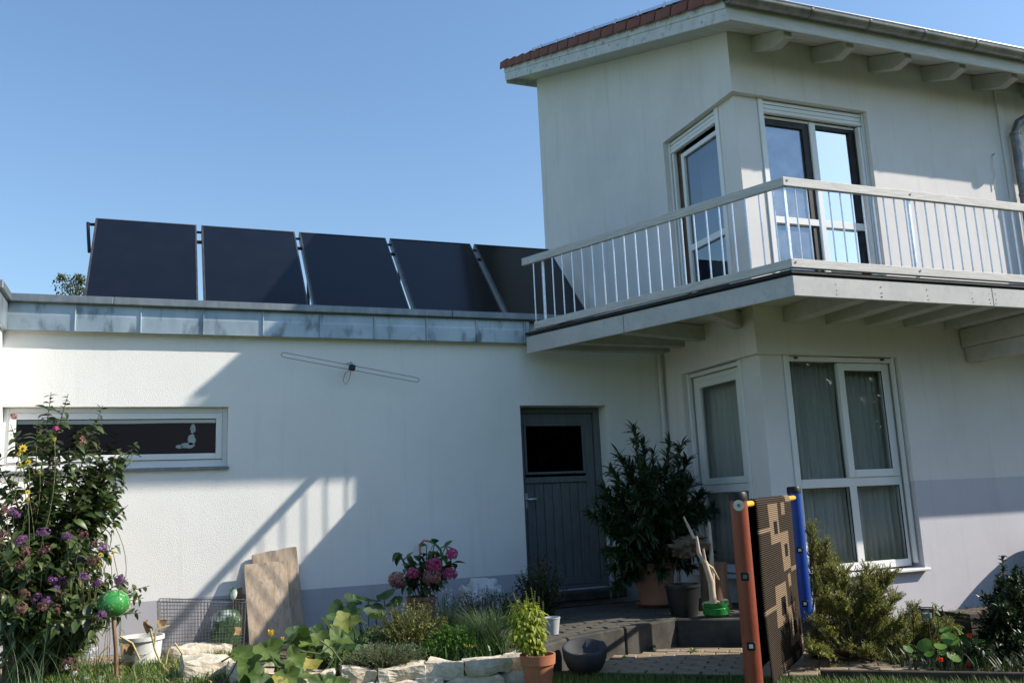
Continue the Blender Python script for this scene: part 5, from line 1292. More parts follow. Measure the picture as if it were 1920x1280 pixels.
# --- small grey bucket, black bowl --------------------------------------------
c = at(1036, 1188, 2, 0.256)
lathe_obj('grey_bucket', [(0.05, 0), (0.068, 0.125), (0.071, 0.125), (0.071, 0.135), (0.064, 0.135), (0.047, 0.01), (0.001, 0.01)], c, 'grey_plastic', label='small pale grey bucket standing on the kerb behind the basil', cat='bucket')
c = V(-2.40, -2.52, 0.03)
bo = thing('planter_bowl', 'round anthracite planter bowl on the path edge', 'bowl', c)
b = MB(); n = 36; prof = [(0.09, 0.0), (0.135, 0.05), (0.165, 0.12), (0.172, 0.19), (0.165, 0.205), (0.148, 0.20), (0.135, 0.15), (0.09, 0.11), (0.001, 0.10)]
vs_ = []
for r_, z_ in prof:
    for j in range(n):
        a = 2*PI*j/n; dip = -0.038*math.cos(a+2.0)*max(0, (z_-0.05)/0.15)
        vs_.append(c+V(r_*math.cos(a), r_*math.sin(a), z_+dip))
k = len(prof)
b.add(vs_, [(i*n+j, i*n+(j+1) % n, (i+1)*n+(j+1) % n, (i+1)*n+j) for i in range(k-1) for j in range(n)]+[tuple(range(n-1, -1, -1))])
b.build('bowl_body', 'anthracite', bo, smooth='all')
lathe_obj('soil', [(0.12, 0), (0.001, 0.012)], c+V(0, 0, 0.135), 'soil', bo)
# weeds in the paving
random.seed(5)
for i, (px, py, n_, s_, lab) in enumerate([(1135, 1222, 26, .09, 'small weed tuft in the paving beside the black bowl'), (1180, 1213, 16, .11, 'leafy dandelion growing at the foot of the kerb'), (1235, 1203, 18, .13, 'taller weed growing against the kerb under the green pot'), (1220, 1213, 14, .07, 'thin weed tuft in the middle of the path joint'), (1300, 1220, 12, .06, 'single small weed on the open path'), (1170, 1230, 8, .05, 'tiny weed in front of the dandelion')]):
    c = at(px, py, 2, 0.055); root = thing('weed', lab, 'weed', c, 'weeds in the paving'); f = Fol()
    for k_ in range(n_):
        a = random.uniform(0, 2*PI); f.add(orient(c, V(math.cos(a), math.sin(a), random.uniform(.2, 1.1)), random.uniform(-.3, .3), s_*random.uniform(.6, 1.1)), 0)
    f.finish(root, [leaf_mesh('leaf', 'leaf_nasturtium' if i else 'leaf_grass', 1, 0.26, 0.3, 0.35, 4, wave=0.02)], n_ if n_ < 20 else 0)

# ================================================================== terrace corner
c = V(-0.76, -0.80, 0.256)
ol = thing('potted_oleander', 'large dark oleander in a terracotta tub beside the garage door', 'potted plant', c)
lathe_obj('pot', [(0.155, 0.03), (0.21, 0.36), (0.225, 0.36), (0.235, 0.43), (0.215, 0.43), (0.20, 0.38), (0.001, 0.38)], c, 'terracotta_pale', ol)
lathe_obj('saucer', [(0.16, 0.0), (0.21, 0.035), (0.20, 0.035), (0.15, 0.01), (0.001, 0.01)], c, 'terracotta_pale', ol)
random.seed(21); f = Fol(); st_ = MB()
lm = [leaf_mesh('leaf', 'leaf_oleander', 1, 0.21, 0.3, c_, 4) for c_ in (0.05, 0.2, 0.4)]
ot = [(1188, 803, -.8), (1205, 830, -.75), (1160, 850, -.85), (1145, 880, -.9), (1180, 870, -.6), (1225, 850, -.6), (1255, 830, -.9), (1280, 828, -.95), (1275, 870, -.7), (1240, 880, -.9), (1130, 930, -.9), (1118, 950, -1.0), (1150, 960, -1.1), (1190, 930, -1.1), (1230, 940, -1.15), (1270, 930, -1.1), (1300, 900, -.9), (1315, 930, -.8), (1320, 960, -.9), (1145, 1000, -1.1), (1160, 1040, -1.1), (1190, 1000, -1.2), (1220, 1000, -1.2), (1260, 990, -1.2), (1290, 980, -1.1), (1150, 1060, -1.0), (1180, 1050, -1.2), (1305, 1010, -1.0), (1240, 1040, -1.15), (1210, 900, -.9), (1170, 910, -.8), (1290, 950, -1.1), (1215, 960, -1.1), (1250, 960, -1.1), (1140, 1035, -1.05), (1275, 1040, -1.1), (1320, 925, -.7), (1165, 985, -1.0), (1200, 870, -1.0), (1265, 900, -1.0), (1130, 970, -.8), (1290, 860, -.8)]
ot += [(px+random.uniform(-22, 22), py+random.uniform(5, 45), yy+random.uniform(-.2, .2)) for px, py, yy in ot if py > 860]
for px, py, yy in ot:
    t_ = at(px, py, 1, yy); bz = bez(c+V(random.uniform(-.08, .08), random.uniform(-.08, .08), 0.37), t_, 0, V(0, 0, 0.05), 10); st_.tube(bz, [0.011-.0007*k_ for k_ in range(11)], 5)
    for k_ in range(105):
        j = 9.99-abs(random.gauss(0, 3.8)); 
        if j < 2.0: continue
        p = bz[int(j)].lerp(bz[int(j)+1], j-int(j)); d = (bz[10]-bz[8]).normalized()
        f.add(orient(p, rdir(0.15)*0.9+d*0.75, random.uniform(-.5, .5), random.uniform(.09, .155)), random.randint(0, 2))
f.finish(ol, lm, 260); st_.build('stems', 'stem', ol, smooth=True)
for i in range(4): flower_head('flower', 'petal_faded', at(1186+i*4, 800+3*(i % 2), 1, -.8), 0.010, 6, 0.010, ol, seed=i)
c = at(1280, 1157, 2, 0.256)+V(0.12, 0.16, 0)
bp_ = thing('black_pot', 'empty black plastic nursery pot in front of the oleander tub', 'pot', c)
lathe_obj('pot_body', [(0.125, 0), (0.158, 0.25), (0.168, 0.25), (0.168, 0.275), (0.152, 0.275), (0.12, 0.02), (0.001, 0.02)], c, 'black_plastic', bp_)
# stump with roots behind, driftwood pieces, green bowl
c = V(-0.42, -1.35, 0.256)
stp = thing('tree_stump', 'upright brown tree stump between the oleander and the window', 'stump', c)
bm_ = [(0.155, 0), (0.14, 0.08), (0.13, 0.3), (0.135, 0.42), (0.11, 0.43), (0.001, 0.435)]
lathe_obj('trunk', bm_, c, 'stump_wood', stp, 18)
lump('drift_root', at(1292, 1025, 1, -1.45), 0.17, 0.11, 0.095, 'bark', 9, 0.75, ex=1.0, label='gnarled grey root lump resting on top of the stump', cat='driftwood')
gb = at(1343, 1158, 2, 0.256)+V(0.06, 0.08, 0)
gp = thing('green_bowl', 'round glossy green bowl with white pebbles holding a driftwood stick', 'bowl', gb)
lathe_obj('bowl_body', [(0.09, 0), (0.118, 0.025), (0.122, 0.075), (0.108, 0.085), (0.116, 0.10), (0.116, 0.125), (0.104, 0.125), (0.10, 0.09), (0.001, 0.09)], gb, 'green_glaze', gp)
for i in range(7):
    a = i*0.9; link('pebble', rock_mesh(0.05, 0.04, 0.03, 70+i), gp, Matrix.Translation(gb+V(0.07*math.cos(a), 0.07*math.sin(a), 0.115)))
dw = thing('driftwood_branch', 'forked pale driftwood branch standing in the green bowl', 'driftwood', gb+V(0, 0, 0.1))
yy = gb.y
q = [at(1338, 1132, 1, yy), at(1333, 1090, 1, yy), at(1322, 1055, 1, yy), at(1310, 1035, 1, yy), at(1306, 1005, 1, yy)]
b = MB(); b.tube(q, [0.033, 0.03, 0.026, 0.02, 0.011], 10); b.tube([q[2], at(1336, 1065, 1, yy), at(1348, 1086, 1, yy)], [0.017, 0.014, 0.007], 8); b.tube([q[2], at(1320, 1040, 1, yy-.02), at(1319, 1028, 1, yy-.02)], [0.02, 0.014, 0.007], 8)
b.build('branch', 'drift_wood', dw, smooth=True)
b = MB(); b.tube([at(1302, 1010, 1, -1.5), at(1290, 985, 1, -1.45), at(1282, 968, 1, -1.4)], [0.016, 0.013, 0.008], 8); b.build('drift_stick', 'drift_wood', smooth=True, label='short pale stick leaning above the root lump', cat='driftwood')
b = MB(); b.tube([at(1338, 1120, 1, -1.6), at(1334, 1040, 1, -1.55), at(1330, 978, 1, -1.5)], [0.022, 0.019, 0.011], 8); b.build('drift_stick', 'drift_wood', smooth=True, label='tall straight pale stick behind the forked driftwood', cat='driftwood')

# ================================================================== play frame with rug
pa, pb_ = V(-1.945, -4.02, 0), V(-0.27, -2.48, 0)
def play_post(p, mt, label, holes, zt, r):
    root = thing('play_post', label, 'post', p, 'round posts of the play frame')
    MB().tube([p+V(0, 0, 0.0), p+V(0, 0, zt-0.05)], r, 28).build('tube', mt, root, smooth=True)
    lathe_obj('cap', [(r+0.004, -0.055), (r+0.004, -0.01), (r-0.004, 0.0), (0.001, 0.004)], p+V(0, 0, zt), 'cap_black', root)
    d = (CAM-p); d.z = 0; d.normalize(); s_ = V(-d.y, d.x, 0)
    for (zz, op) in holes:
        q = p+d*(r-0.004)+V(0, 0, zz)
        MB().bar(q-s_*0.026, q+s_*0.026, 0.016, 0.052).build('socket', 'cap_black', root, bevel=0.004)
        q2 = q+d*0.0086
        MB().bar(q2-s_*0.012, q2+s_*0.012, 0.002, 0.024).build('socket_plug', 'steel_dark' if not op else 'white_plastic', root)
    return root, d, s_
zr, zb_ = at(1383, 922, 1, -4.02).z, at(1488, 912, 1, -2.48).z
rp, d_, s_ = play_post(pa, 'red_post', 'red play-frame post with black cap standing before the corner', ((at(1381, 1080, 1, -4.02).z, 0), (at(1392, 1210, 1, -4.02).z, 1)), zr, 0.056)
bq = pa+d_*0.056+V(-0.0, 0, zr-0.085)
MB().tube([bq-d_*0.004, bq+d_*0.006], 0.035, 20).build('washer', 'galvanised', rp); MB().tube([bq+d_*0.006, bq+d_*0.012], 0.012, 8).build('bolt', 'steel_dark', rp)
play_post(pb_, 'blue_post', 'blue play-frame post with black cap in front of the window', ((at(1497, 1030, 1, -2.48).z, 1), (at(1504, 1130, 1, -2.48).z, 1), (at(1512, 1232, 1, -2.48).z, 0)), zb_, 0.056)
ba_, bb_ = pa+V(0, 0, zr-0.085), pb_+V(0, 0, zb_-0.095)
MB().tube([ba_, bb_], 0.021, 16).build('climbing_bar', 'yellow_bar', smooth=True, label='round yellow bar joining the red and blue posts', cat='bar')
# rug
def rugmat(name, base, rib, pos):
    mt, t, bb = nodes(name); bb.inputs['Roughness'].default_value = 0.95; bb.inputs['Specular IOR Level'].default_value = 0.1
    uv = N(t, 'UVMap'); sepx = N(t, 'SeparateXYZ'); t.links.new(uv.outputs[0], sepx.inputs[0])
    nzr = N(t, 'TexNoise'); nzr.inputs['Scale'].default_value = 70; nzr.inputs['Detail'].default_value = 5; t.links.new(uv.outputs[0], nzr.inputs['Vector'])
    wv = N(t, 'Math', operation='MULTIPLY_ADD'); wv.inputs[1].default_value = 2*PI*72; t.links.new(sepx.outputs[1], wv.inputs[0])
    n2 = N(t, 'Math', operation='MULTIPLY'); n2.inputs[1].default_value = 1.6; t.links.new(nzr.outputs['Fac'], n2.inputs[0]); t.links.new(n2.outputs[0], wv.inputs[2])
    sn = N(t, 'Math', operation='SINE'); t.links.new(wv.outputs[0], sn.inputs[0])
    mr = N(t, 'MapRange'); mr.inputs[1].default_value = -1; mr.inputs[2].default_value = 1; t.links.new(sn.outputs[0], mr.inputs[0])
    cr = N(t, 'ValToRGB'); cr.color_ramp.elements[0].position = pos; cr.color_ramp.elements[1].position = min(1, pos+0.25)
    cr.color_ramp.elements[0].color = rgb(base); cr.color_ramp.elements[1].color = rgb(rib); t.links.new(mr.outputs[0], cr.inputs[0])
    mrr = N(t, 'MapRange'); mrr.inputs[3].default_value = 0.5; mrr.inputs[4].default_value = 1.4; t.links.new(nzr.outputs['Fac'], mrr.inputs[0])
    m4 = N(t, 'MixRGB', blend_type='MULTIPLY'); m4.inputs[0].default_value = 1; t.links.new(cr.outputs[0], m4.inputs[1]); t.links.new(mrr.outputs[0], m4.inputs[2]); t.links.new(m4.outputs[0], bb.inputs['Base Color'])
    bpn = N(t, 'Bump'); bpn.inputs['Strength'].default_value = 0.7; bpn.inputs['Distance'].default_value = 0.004; t.links.new(sn.outputs[0], bpn.inputs['Height']); t.links.new(bpn.outputs[0], bb.inputs['Normal'])
rugmat('rug_dark', (0.012, 0.010, 0.009), (0.095, 0.068, 0.045), 0.62); rugmat('rug_beige', (0.15, 0.105, 0.068), (0.29, 0.21, 0.135), 0.25); rugmat('rug_black', (0.010, 0.009, 0.009), (0.022, 0.019, 0.017), 0.5)
ax_ = (bb_-ba_).normalized(); an_ = V(ax_.y, -ax_.x, 0).normalized()
# find where along the bar the rug starts / ends
def along_bar(px):
    best = None
    for i in range(201):
        s = i/200; P = ba_.lerp(bb_, s)-CAM; x = 960+FPX*P.dot(RX)/P.dot(FX)
        if best is None or abs(x-px) < best[0]: best = (abs(x-px), s)
    return best[1]
s0_, s1_ = along_bar(1409), along_bar(1474)
R0 = ba_.lerp(bb_, s0_); R1 = ba_.lerp(bb_, s1_); rw = (R1-R0).length
prof = [(-0.062, -1.12+i*0.04) for i in range(24)]+[(-0.050, -0.14), (-0.036, -0.08), (-0.0245, -0.02)]+[(-0.0245*math.cos(PI*i/6), 0.0245*math.sin(PI*i/6)) for i in range(1, 6)]+[(0.0245, -0.02-0.032*i) for i in range(38)]
cum = [0]
for i in range(1, len(prof)): cum.append(cum[-1]+math.hypot(prof[i][0]-prof[i-1][0], prof[i][1]-prof[i-1][1]))
def motif(u, v):
    """0 ribbed dark, 1 beige, 2 black; u across (0..1), v metres along the rug"""
    cl = 0 if u < 0.56 else 1
    a = (u/0.56) if cl == 0 else (u-0.56)/0.44
    t = ((v+(0.0 if cl == 0 else 0.36))/0.56) % 1.0
    if cl == 1: a = 1-a if False else a
    if 0.46 < a < 1.0 and cl == 0 or cl == 1 and a < 0.56:
        if 0.20 < t < 0.72:
            aa = (a-0.46)/0.54 if cl == 0 else a/0.56
            return 2 if (0.42 < aa < 0.88 and 0.40 < t < 0.58) else 1
    if cl == 0 and a < 0.46: return 1 if 0.44 < t < 0.50 else 0
    if cl == 1 and a >= 0.56: return 1 if 0.72 < t < 0.80 else 0
    if cl == 1 and 0.25 < a < 0.5 and 0.80 < t < 0.97: return 1
    return 0
nu = 18; b = MB(); UVL = []
for i in range(nu+1):
    u = i/nu
    for j, (pn, pz) in enumerate(prof):
        wob = 0.010*math.sin(u*7+pz*3)*min(1, abs(pz)*1.5)
        b.v.append(R0.lerp(R1, u)+an_*(pn+wob)+V(0, 0, pz)); UVL.append((u*rw, cum[j]))
npf = len(prof)
for i in range(nu):
    for j in range(npf-1):
        b.f.append((i*npf+j, (i+1)*npf+j, (i+1)*npf+j+1, i*npf+j+1)); b.mi.append(motif((i+.5)/nu, (cum[j]+cum[j+1])/2))
rug = b.build('rug', ['rug_dark', 'rug_beige', 'rug_black'], smooth='all', label='black and beige block-patterned rug hung over the yellow bar', cat='rug')
ul = rug.data.uv_layers.new(name='UVMap')
for lo_ in rug.data.loops: ul.data[lo_.index].uv = UVL[lo_.vertex_index]
so = rug.modifiers.new('thickness', 'SOLIDIFY'); so.thickness = 0.009; so.offset = 1

# ================================================================== bed by the house
def yew(label, base, tips_, seed, yy0, yj=0.28, mt='leaf_yew', tw=44):
    random.seed(seed); root = thing('yew_shrub', label, 'shrub', base); st_ = MB(); f = Fol()
    for px, py in tips_:
        for rep in range(3):
            tip_ = at(px+random.uniform(-9, 9)*rep, py+random.uniform(0, 12)*rep, 1, yy0+random.uniform(-yj, yj))
            bz = bez(base+V(random.uniform(-.06, .06), random.uniform(-.05, .05), 0), tip_, -0.02, V(0, 0, 0.02), 12)
            st_.tube(bz, [0.012-.0008*k for k in range(13)], 5)
            L_ = (tip_-base).length; md = (bz[12]-bz[9]).normalized()
            for k in range(int(tw*(0.6+L_))):
                j = 11.99-abs(random.gauss(0, 3.4))
                if j < 4: continue
                p = bz[int(j)].lerp(bz[int(j)+1], j-int(j)); sd_ = rdir(); sd_ = (sd_-md*sd_.dot(md)); sd_.z *= 0.55
                td = (md*random.uniform(.5, 1.2)+sd_*1.0+V(0, 0, .18)).normalized(); ln = random.uniform(.05, .115)
                st_.tube([p, p+td*ln], 0.002, 3)
                for m_ in range(20):
                    pp = p+td*ln*(m_/19); s2 = td.orthogonal().normalized(); s2.rotate(Matrix.Rotation(m_*2.4+random.uniform(-.3, .3), 3, td))
                    f.add(orient(pp, s2+td*random.uniform(.35, .8), 0, random.uniform(.016, .024)), 0)
    st_.build('branches', 'bark', root); f.finish(root, [leaf_mesh('needle', mt, 1, 0.34, 0, 0.05, 2)], 0, rest='needles')
yb0 = at(1600, 1262, 1, -3.3); yb0.z = 0.06
yew('sprawling yellow-green yew shrub below the front window', yb0, [(1559, 1064), (1580, 1066), (1625, 1062), (1671, 1076), (1650, 1070), (1641, 1099), (1600, 1092), (1676, 1117), (1661, 1140), (1631, 1128), (1580, 1120), (1545, 1112), (1535, 1155), (1560, 1181), (1610, 1175), (1661, 1191), (1692, 1221), (1641, 1215), (1590, 1215), (1544, 1221), (1620, 1242), (1570, 1250), (1680, 1240), (1605, 1150), (1650, 1160), (1530, 1190), (1690, 1160)], 41, -3.3)
yb1 = at(1715, 1258, 1, -3.25); yb1.z = 0.06
yew('low spreading yew branches under the glass lantern', yb1, [(1778, 1170), (1747, 1160), (1712, 1142), (1763, 1191), (1707, 1181), (1722, 1226), (1735, 1172), (1755, 1178), (1770, 1182), (1725, 1160), (1700, 1215), (1740, 1205), (1695, 1200), (1760, 1215), (1680, 1225), (1745, 1235)], 43, -3.25, 0.2)
yb2 = at(1535, 1255, 1, -2.2); yb2.z = 0.06
yew('upright yew shoot behind the blue post', yb2, [(1521, 985), (1527, 1010), (1548, 1018), (1538, 1040), (1556, 1048), (1530, 1070), (1545, 1085), (1560, 1080), (1535, 1110), (1555, 1130)], 42, -2.2, 0.12, tw=34)
# nasturtiums
random.seed(51)
na = thing('nasturtium', 'nasturtium with round green leaves and orange-red flowers at the bed edge', 'flower', at(1800, 1250, 1, -3.9))
nl = [round_leaf('leaf', 'leaf_nasturtium', 3, 0.05, 0.12, 60+s_, notch=False) for s_ in range(3)]; st_ = MB()
for i, (px, py, s_) in enumerate([(1778, 1195, .085), (1805, 1195, .08), (1790, 1215, .07), (1835, 1200, .06), (1730, 1210, .075), (1765, 1222, .05), (1822, 1215, .06), (1830, 1235, .06), (1845, 1245, .07), (1810, 1245, .07), (1755, 1235, .06), (1830, 1258, .06), (1720, 1230, .05), (1700, 1215, .05), (1860, 1230, .05), (1790, 1240, .05), (1740, 1225, .05), (1815, 1262, .06), (1850, 1262, .06), (1775, 1262, .05), (1770, 1180, .06), (1795, 1180, .07), (1812, 1205, .07), (1785, 1230, .07), (1840, 1222, .06), (1760, 1210, .06), (1800, 1228, .06), (1820, 1240, .05), (1745, 1218, .05), (1752, 1132, .045), (1765, 1138, .03), (1706, 1130, .035), (1758, 1148, .03)]):
    yy = -3.9+random.uniform(-.12, .12); c = at(px, py, 1, yy); link('leaf', nl[i % 3], na, orient(c, V(random.uniform(-.8, .8), -0.6, random.uniform(-.5, .3)), random.uniform(-.4, .4), s_*0.72, up=V(random.uniform(-.3, .3), -.6, .8)))
    st_.tube(bez(V(c.x+random.uniform(-.1, .1), yy+.05, max(0.05, c.z-.25)), c, 0, V(.03, 0, 0), 5), 0.004, 5)
st_.build('stems', 'stem_green', na)
for i, (px, py, s_) in enumerate([(1817, 1191, .045), (1852, 1219, .05), (1868, 1222, .045), (1815, 1247, .045), (1764, 1235, .04), (1786, 1226, .025), (1822, 1260, .035)]):
    c = at(px, py, 1, -4.0); fm = Fol(); nr = (CAM-c).normalized()+V(random.uniform(-.9, .9), 0, random.uniform(-.2, .9)); nr.normalize(); t1 = nr.orthogonal().normalized()
    for k in range(5):
        d = t1.copy(); d.rotate(Matrix.Rotation(2*PI*k/5, 3, nr)); fm.add(orient(c, d+nr*random.uniform(.2, 1.1), random.uniform(-.4, .4), s_*random.uniform(.5, .8), nr), 0)
    fm.finish(na, [leaf_mesh('petal', 'petal_red', 1, 0.75, 0.1, 0.2, 3)], 0, rest='flower')
# lantern stake
yl_ = -3.6; c = at(1738, 1146, 1, yl_)
la = thing('garden_lantern', 'small glass cup lantern in a curled iron stake above the yew', 'lantern', V(c.x, yl_, 0.05))
lathe_obj('glass_cup', [(0.006, -0.085), (0.025, -0.075), (0.045, -0.03), (0.055, 0.03), (0.052, 0.03), (0.042, -0.03), (0.022, -0.07)], c, 'glass_clear', la, 20)
lathe_obj('candle', [(0.03, -0.045), (0.032, -0.01), (0.001, -0.008)], c, 'frosted', la, 16)
b = MB(); b.tube([c+V(0.058*math.cos(2*PI*i/16), 0.058*math.sin(2*PI*i/16), 0.026) for i in range(17)], 0.004, 5)
for a in (0, PI): b.tube([c+V(0.058*math.cos(a), 0, 0.026), c+V(0.05*math.cos(a), 0, -0.05), c+V(0, 0, -0.10)], 0.0035, 5)
for sg in (1, -1): b.tube([c+V(sg*(0.058+0.02-0.02*math.cos(k*0.8)), 0, 0.026+0.022*math.sin(k*0.8)) for k in range(8)], 0.0035, 5)
b.tube([c+V(0, 0, -0.09), V(c.x, yl_, 0.03)], 0.005, 6); b.tube([c+V(-0.06, 0, 0.02), c+V(-0.14, 0, -0.0), c+V(-0.22, 0.02, -0.05)], 0.0035, 5)
b.build('stake', 'rust_iron', la)
# dark shrub and crate on the right
random.seed(61)
rs = thing('evergreen_shrub', 'dark glossy evergreen shrub at the right edge with pale upright shoots', 'shrub', at(1890, 1275, 1, -3.9))
f = Fol(); st_ = MB(); cR = at(1915, 1270, 1, -3.9); cR.z = 0.05
rt_ = [(1880, 1040, 0), (1905, 1062, 0), (1870, 1082, 0), (1795, 1153, 0), (1830, 1165, 0), (1850, 1120, 1), (1875, 1110, 1), (1900, 1090, 1), (1925, 1080, 1), (1860, 1150, 1), (1885, 1140, 1), (1915, 1130, 1), (1870, 1180, 1), (1895, 1170, 1), (1920, 1165, 1), (1940, 1120, 1), (1885, 1200, 1), (1910, 1200, 1), (1930, 1190, 1), (1890, 1230, 1), (1915, 1230, 1), (1900, 1255, 1), (1870, 1215, 1), (1855, 1185, 1), (1865, 1140, 1), (1900, 1110, 1), (1940, 1150, 1), (1940, 1060, 1), (1960, 1100, 1), (1842, 1195, 1), (1850, 1165, 1), (1838, 1225, 1), (1848, 1250, 1), (1870, 1245, 1), (1880, 1090, 1), (1905, 1075, 1)]
for px, py, kd in rt_:
    t_ = at(px, py, 1, -3.9+random.uniform(-.25, .2)); bz = bez(cR+V(random.uniform(-.15, .1), random.uniform(-.1, .1), 0.02), t_, 0, V(0, 0, .05), 9); st_.tube(bz, [0.008-.0007*k for k in range(10)], 5)
    for k in range(260 if kd else 40):
        j = 8.99-abs(random.gauss(0, 2.8 if kd else 1.6))
        if j < 1: continue
        p = bz[int(j)].lerp(bz[int(j)+1], j-int(j))+rdir()*(0.07 if kd else 0.01)*random.random(); f.add(orient(p, rdir(.2)+(bz[9]-bz[7]).normalized()*0.6, random.uniform(-.6, .6), random.uniform(.03, .055)), 0)
f.finish(rs, [leaf_mesh('leaf', 'leaf_dark', 1, 0.42, .3, .2, 3)], 150); st_.build('stems', 'stem', rs)
q = at(1818, 1150, 1, -3.3)
cr_ = thing('dark_crate', 'black boarded planter crate behind the right shrub', 'planter', V(q.x+0.45, -3.0, 0.05))
for k in range(4):
    z0 = 0.05+k*(q.z-0.05)/4
    b = MB(); b.box(q.x, q.x+0.95, -3.3, -3.27, z0+0.004, z0+(q.z-0.05)/4-0.004); b.box(q.x+0.002, q.x+0.03, -3.268, -2.70, z0+0.004, z0+(q.z-0.05)/4-0.004); b.build('board', 'timber_edge', cr_, bevel=0.004)
b = MB(); b.box(q.x+0.035, q.x+0.94, -3.265, -2.71, 0.05, q.z-0.06); b.build('soil', 'soil', cr_)
b = MB(); q0, q1 = lp(1.75, 0.0), lp(4.6, 0.0); b.bar(q0+V(0, 0, 0.03), q1+V(0, 0, 0.03), 0.04, 0.12); b.build('bed_edging', 'timber_edge', bevel=0.006, label='dark timber edging board along the lawn in front of the yew', cat='edging board')
# small low growth in the house bed
sp_ = [(random.uniform(-0.5, 2.5), random.uniform(-4.6, -2.0), 0.05) for _ in range(5200)]
sp_ = [p for p in sp_ if (V(p[0], p[1], 0)-LA).dot(LN) > 0.1]
o = grass_mesh('ground_cover', 'leaf_hedge', sp_, 0.04, 0.16, 0.008, 1.1); tag(o, 'low dark growth covering the house bed', 'ground cover', kind='stuff')
# unseen dome added out of frame to throw the rounded shade on the wall
c = V(3.55, -2.35, 0.0)
lathe_obj('shade_dome', [(0.48, 0.0), (0.50, 0.4), (0.48, 0.72), (0.40, 0.88), (0.28, 0.96), (0.1, 1.0), (0.001, 1.005)], c, 'dome_grey', None, 32, 'all', label='unseen dark dome added to shade the front wall', cat='shade dome')

# ================================================================== behind: tree top over the garage roof
random.seed(71)
c = at(135, 540, 1, 14.0)
tr_ = thing('garden_tree', 'green treetop showing above the garage parapet on the left', 'tree', (c.x+0.3, 14.0, 0))
b = MB(); top_z = c.z+0.35
b.tube([(c.x+0.3, 14, 0), (c.x+0.35, 14.05, 2.5), (c.x+0.2, 14, top_z-0.6)], [0.14, 0.10, 0.03], 10)
f = Fol()
lobes = [(128, 535, .34), (143, 560, .40), (152, 528, .20), (118, 570, .30), (160, 560, .35), (148, 520, .10), (115, 520, .10), (100, 580, .2)]
for px, py, r_ in lobes:
    q = at(px, py, 1, 14.0+random.uniform(-.2, .2)); b.tube([V(c.x+0.28, 14, q.z-0.9), q.lerp(V(c.x+0.28, 14, q.z-0.9), .4)+V(.05, 0, .05), q], [0.02, 0.012, 0.005], 5)
    for k in range(int(900*r_)):
        f.add(orient(q+rdir()*r_*random.random()**0.6, rdir(-.2), 0, random.uniform(.05, .09)), 0)
for k in range(2500):
    d = rdir(); f.add(orient(V(c.x+0.3+d.x*0.9, 14+d.y*0.9, 3.6+d.z*1.0), rdir(-.2), 0, random.uniform(.06, .1)), 0)
b.build('trunk', 'bark', tr_, smooth=True); f.finish(tr_, [leaf_mesh('leaf', 'leaf_tree', 1, .55, .2, .2, 2)], 0, rest='crown')

# ================================================================== across the garden (mirrored in the panes)
nh = thing('neighbour_house', 'white gabled house with a dark tiled roof across the garden', 'house', (-12, -30, 0))
b = MB(); b.box(-17, -3.5, -36, -27, 0, 3.4); b.build('wall', 'garage_render', nh)
b = MB(); b.prism([(-17.6, -36.5, 3.2), (-17.6, -26.5, 3.2), (-17.6, -31.5, 5.45)], (14.6, 0, 0)); b.build('roof', 'dark_tile_roof', nh)
b = MB(); b.box(-2.6, 4.5, -34, -26.4, 0, 3.3); b.prism([(-2.6, -26.4, 3.3), (4.5, -26.4, 3.3), (0.95, -26.4, 6.6)], (0, -7.6, 0)); b.build('gable_wing', 'garage_render', nh)
for xx in (-14, -10, -6, 1): MB().box(xx, xx+1.2, -27.02 if xx < -3 else -26.42, -26.97 if xx < -3 else -26.37, 1.2, 2.4).build('window', 'rubber', nh)
nb2 = thing('neighbour_house', 'long low house with a dark roof beyond the right-hand trees', 'house', (14, -29, 0))
b = MB(); b.box(5.5, 26, -33, -25, 0, 3.2); b.build('wall', 'plinth_paint', nb2)
b = MB(); b.prism([(5.0, -33.6, 3.0), (5.0, -24.4, 3.0), (5.0, -29, 8.2)], (22, 0, 0)); b.build('roof', 'dark_tile_roof', nb2)
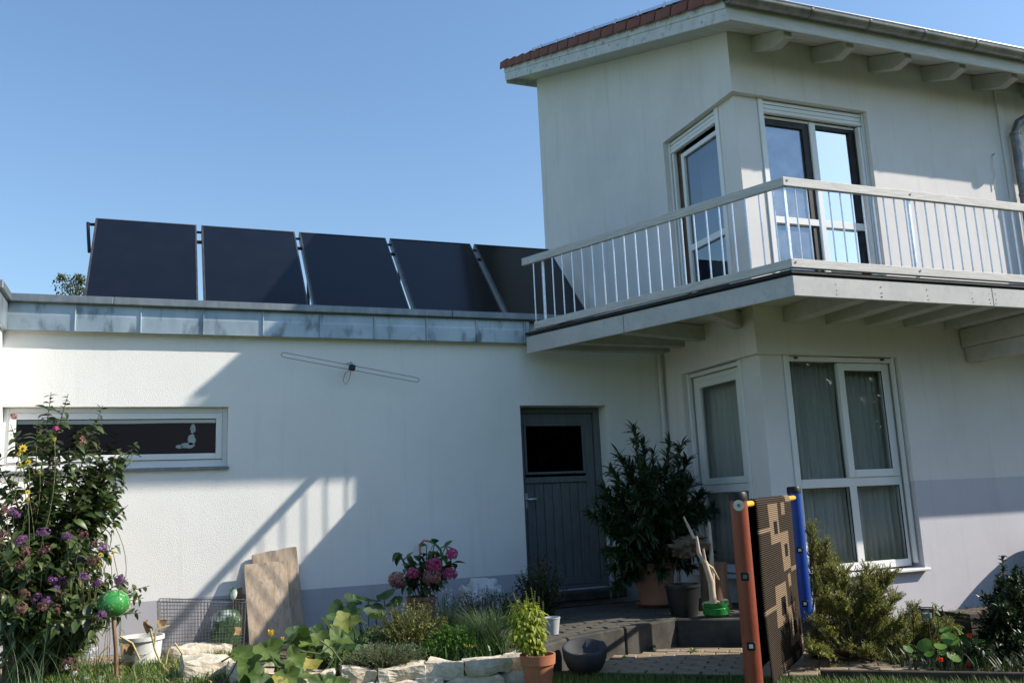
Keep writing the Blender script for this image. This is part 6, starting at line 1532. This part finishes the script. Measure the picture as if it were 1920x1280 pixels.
random.seed(81)
def round_tree(label, x, y, h, r_, n):
    root = thing('garden_tree', label, 'tree', (x, y, 0), 'trees across the garden'); b = MB(); f = Fol()
    b.tube([(x, y, 0), (x+.1, y, h*.45), (x, y+.1, h*.8)], [.16, .11, .04], 8)
    lob = [V(x, y, h*.65)+V(random.uniform(-1, 1)*r_*.7, random.uniform(-1, 1)*r_*.7, random.uniform(-.3, .35)*h) for _ in range(22)]
    for q in lob: b.tube([V(x, y, h*.35), V(x, y, h*.5).lerp(q, .5), q], [.06, .03, .01], 5)
    for k in range(n):
        f.add(orient(random.choice(lob)+rdir()*r_*.5*random.random()**.5, rdir(-.2), 0, random.uniform(.3, .55)), 0)
    b.build('trunk', 'bark', root); f.finish(root, [leaf_mesh('leaf', 'leaf_hedge', 1, .55, .2, .2, 2)], 0, rest='crown')
round_tree('dark leafy tree across the garden in front of the gable', -1.5, -19, 5.0, 2.2, 2600)
round_tree('broad dark tree on the far right of the garden', 9, -15, 6.0, 3.4, 4200)
round_tree('tall dark tree in the right corner of the garden', 15, -17, 7.0, 3.8, 4200)
round_tree('dark tree between the gable and the right corner', 5.0, -19, 5.5, 3.0, 3600)
round_tree('rounded tree at the left end of the garden', -15.5, -17, 4.2, 2.2, 2200)
for i, (x0, x1, yy) in enumerate(((-24, -16, -22), (-16, -8, -23), (3, 11, -15.5), (11, 20, -14))):
    root = thing('garden_hedge', ['dark hedge section at the far left across the garden', 'dark hedge section before the neighbour roof', 'dark hedge section near the right-hand tree', 'dark hedge section at the far right'][i], 'hedge', ((x0+x1)/2, yy, 0), 'hedges across the garden'); f = Fol()
    MB().box(x0, x1, yy-.35, yy+.35, 0, 1.5).build('hedge_core', 'timber_edge', root)
    for k in range(1500): f.add(orient(V(random.uniform(x0, x1), yy+random.uniform(-.55, .55), random.uniform(.1, 1.85)), rdir(), 0, random.uniform(.15, .26)), 0)
    f.finish(root, [leaf_mesh('leaf', 'leaf_hedge', 1, .6, .2, .2, 2)], 0)
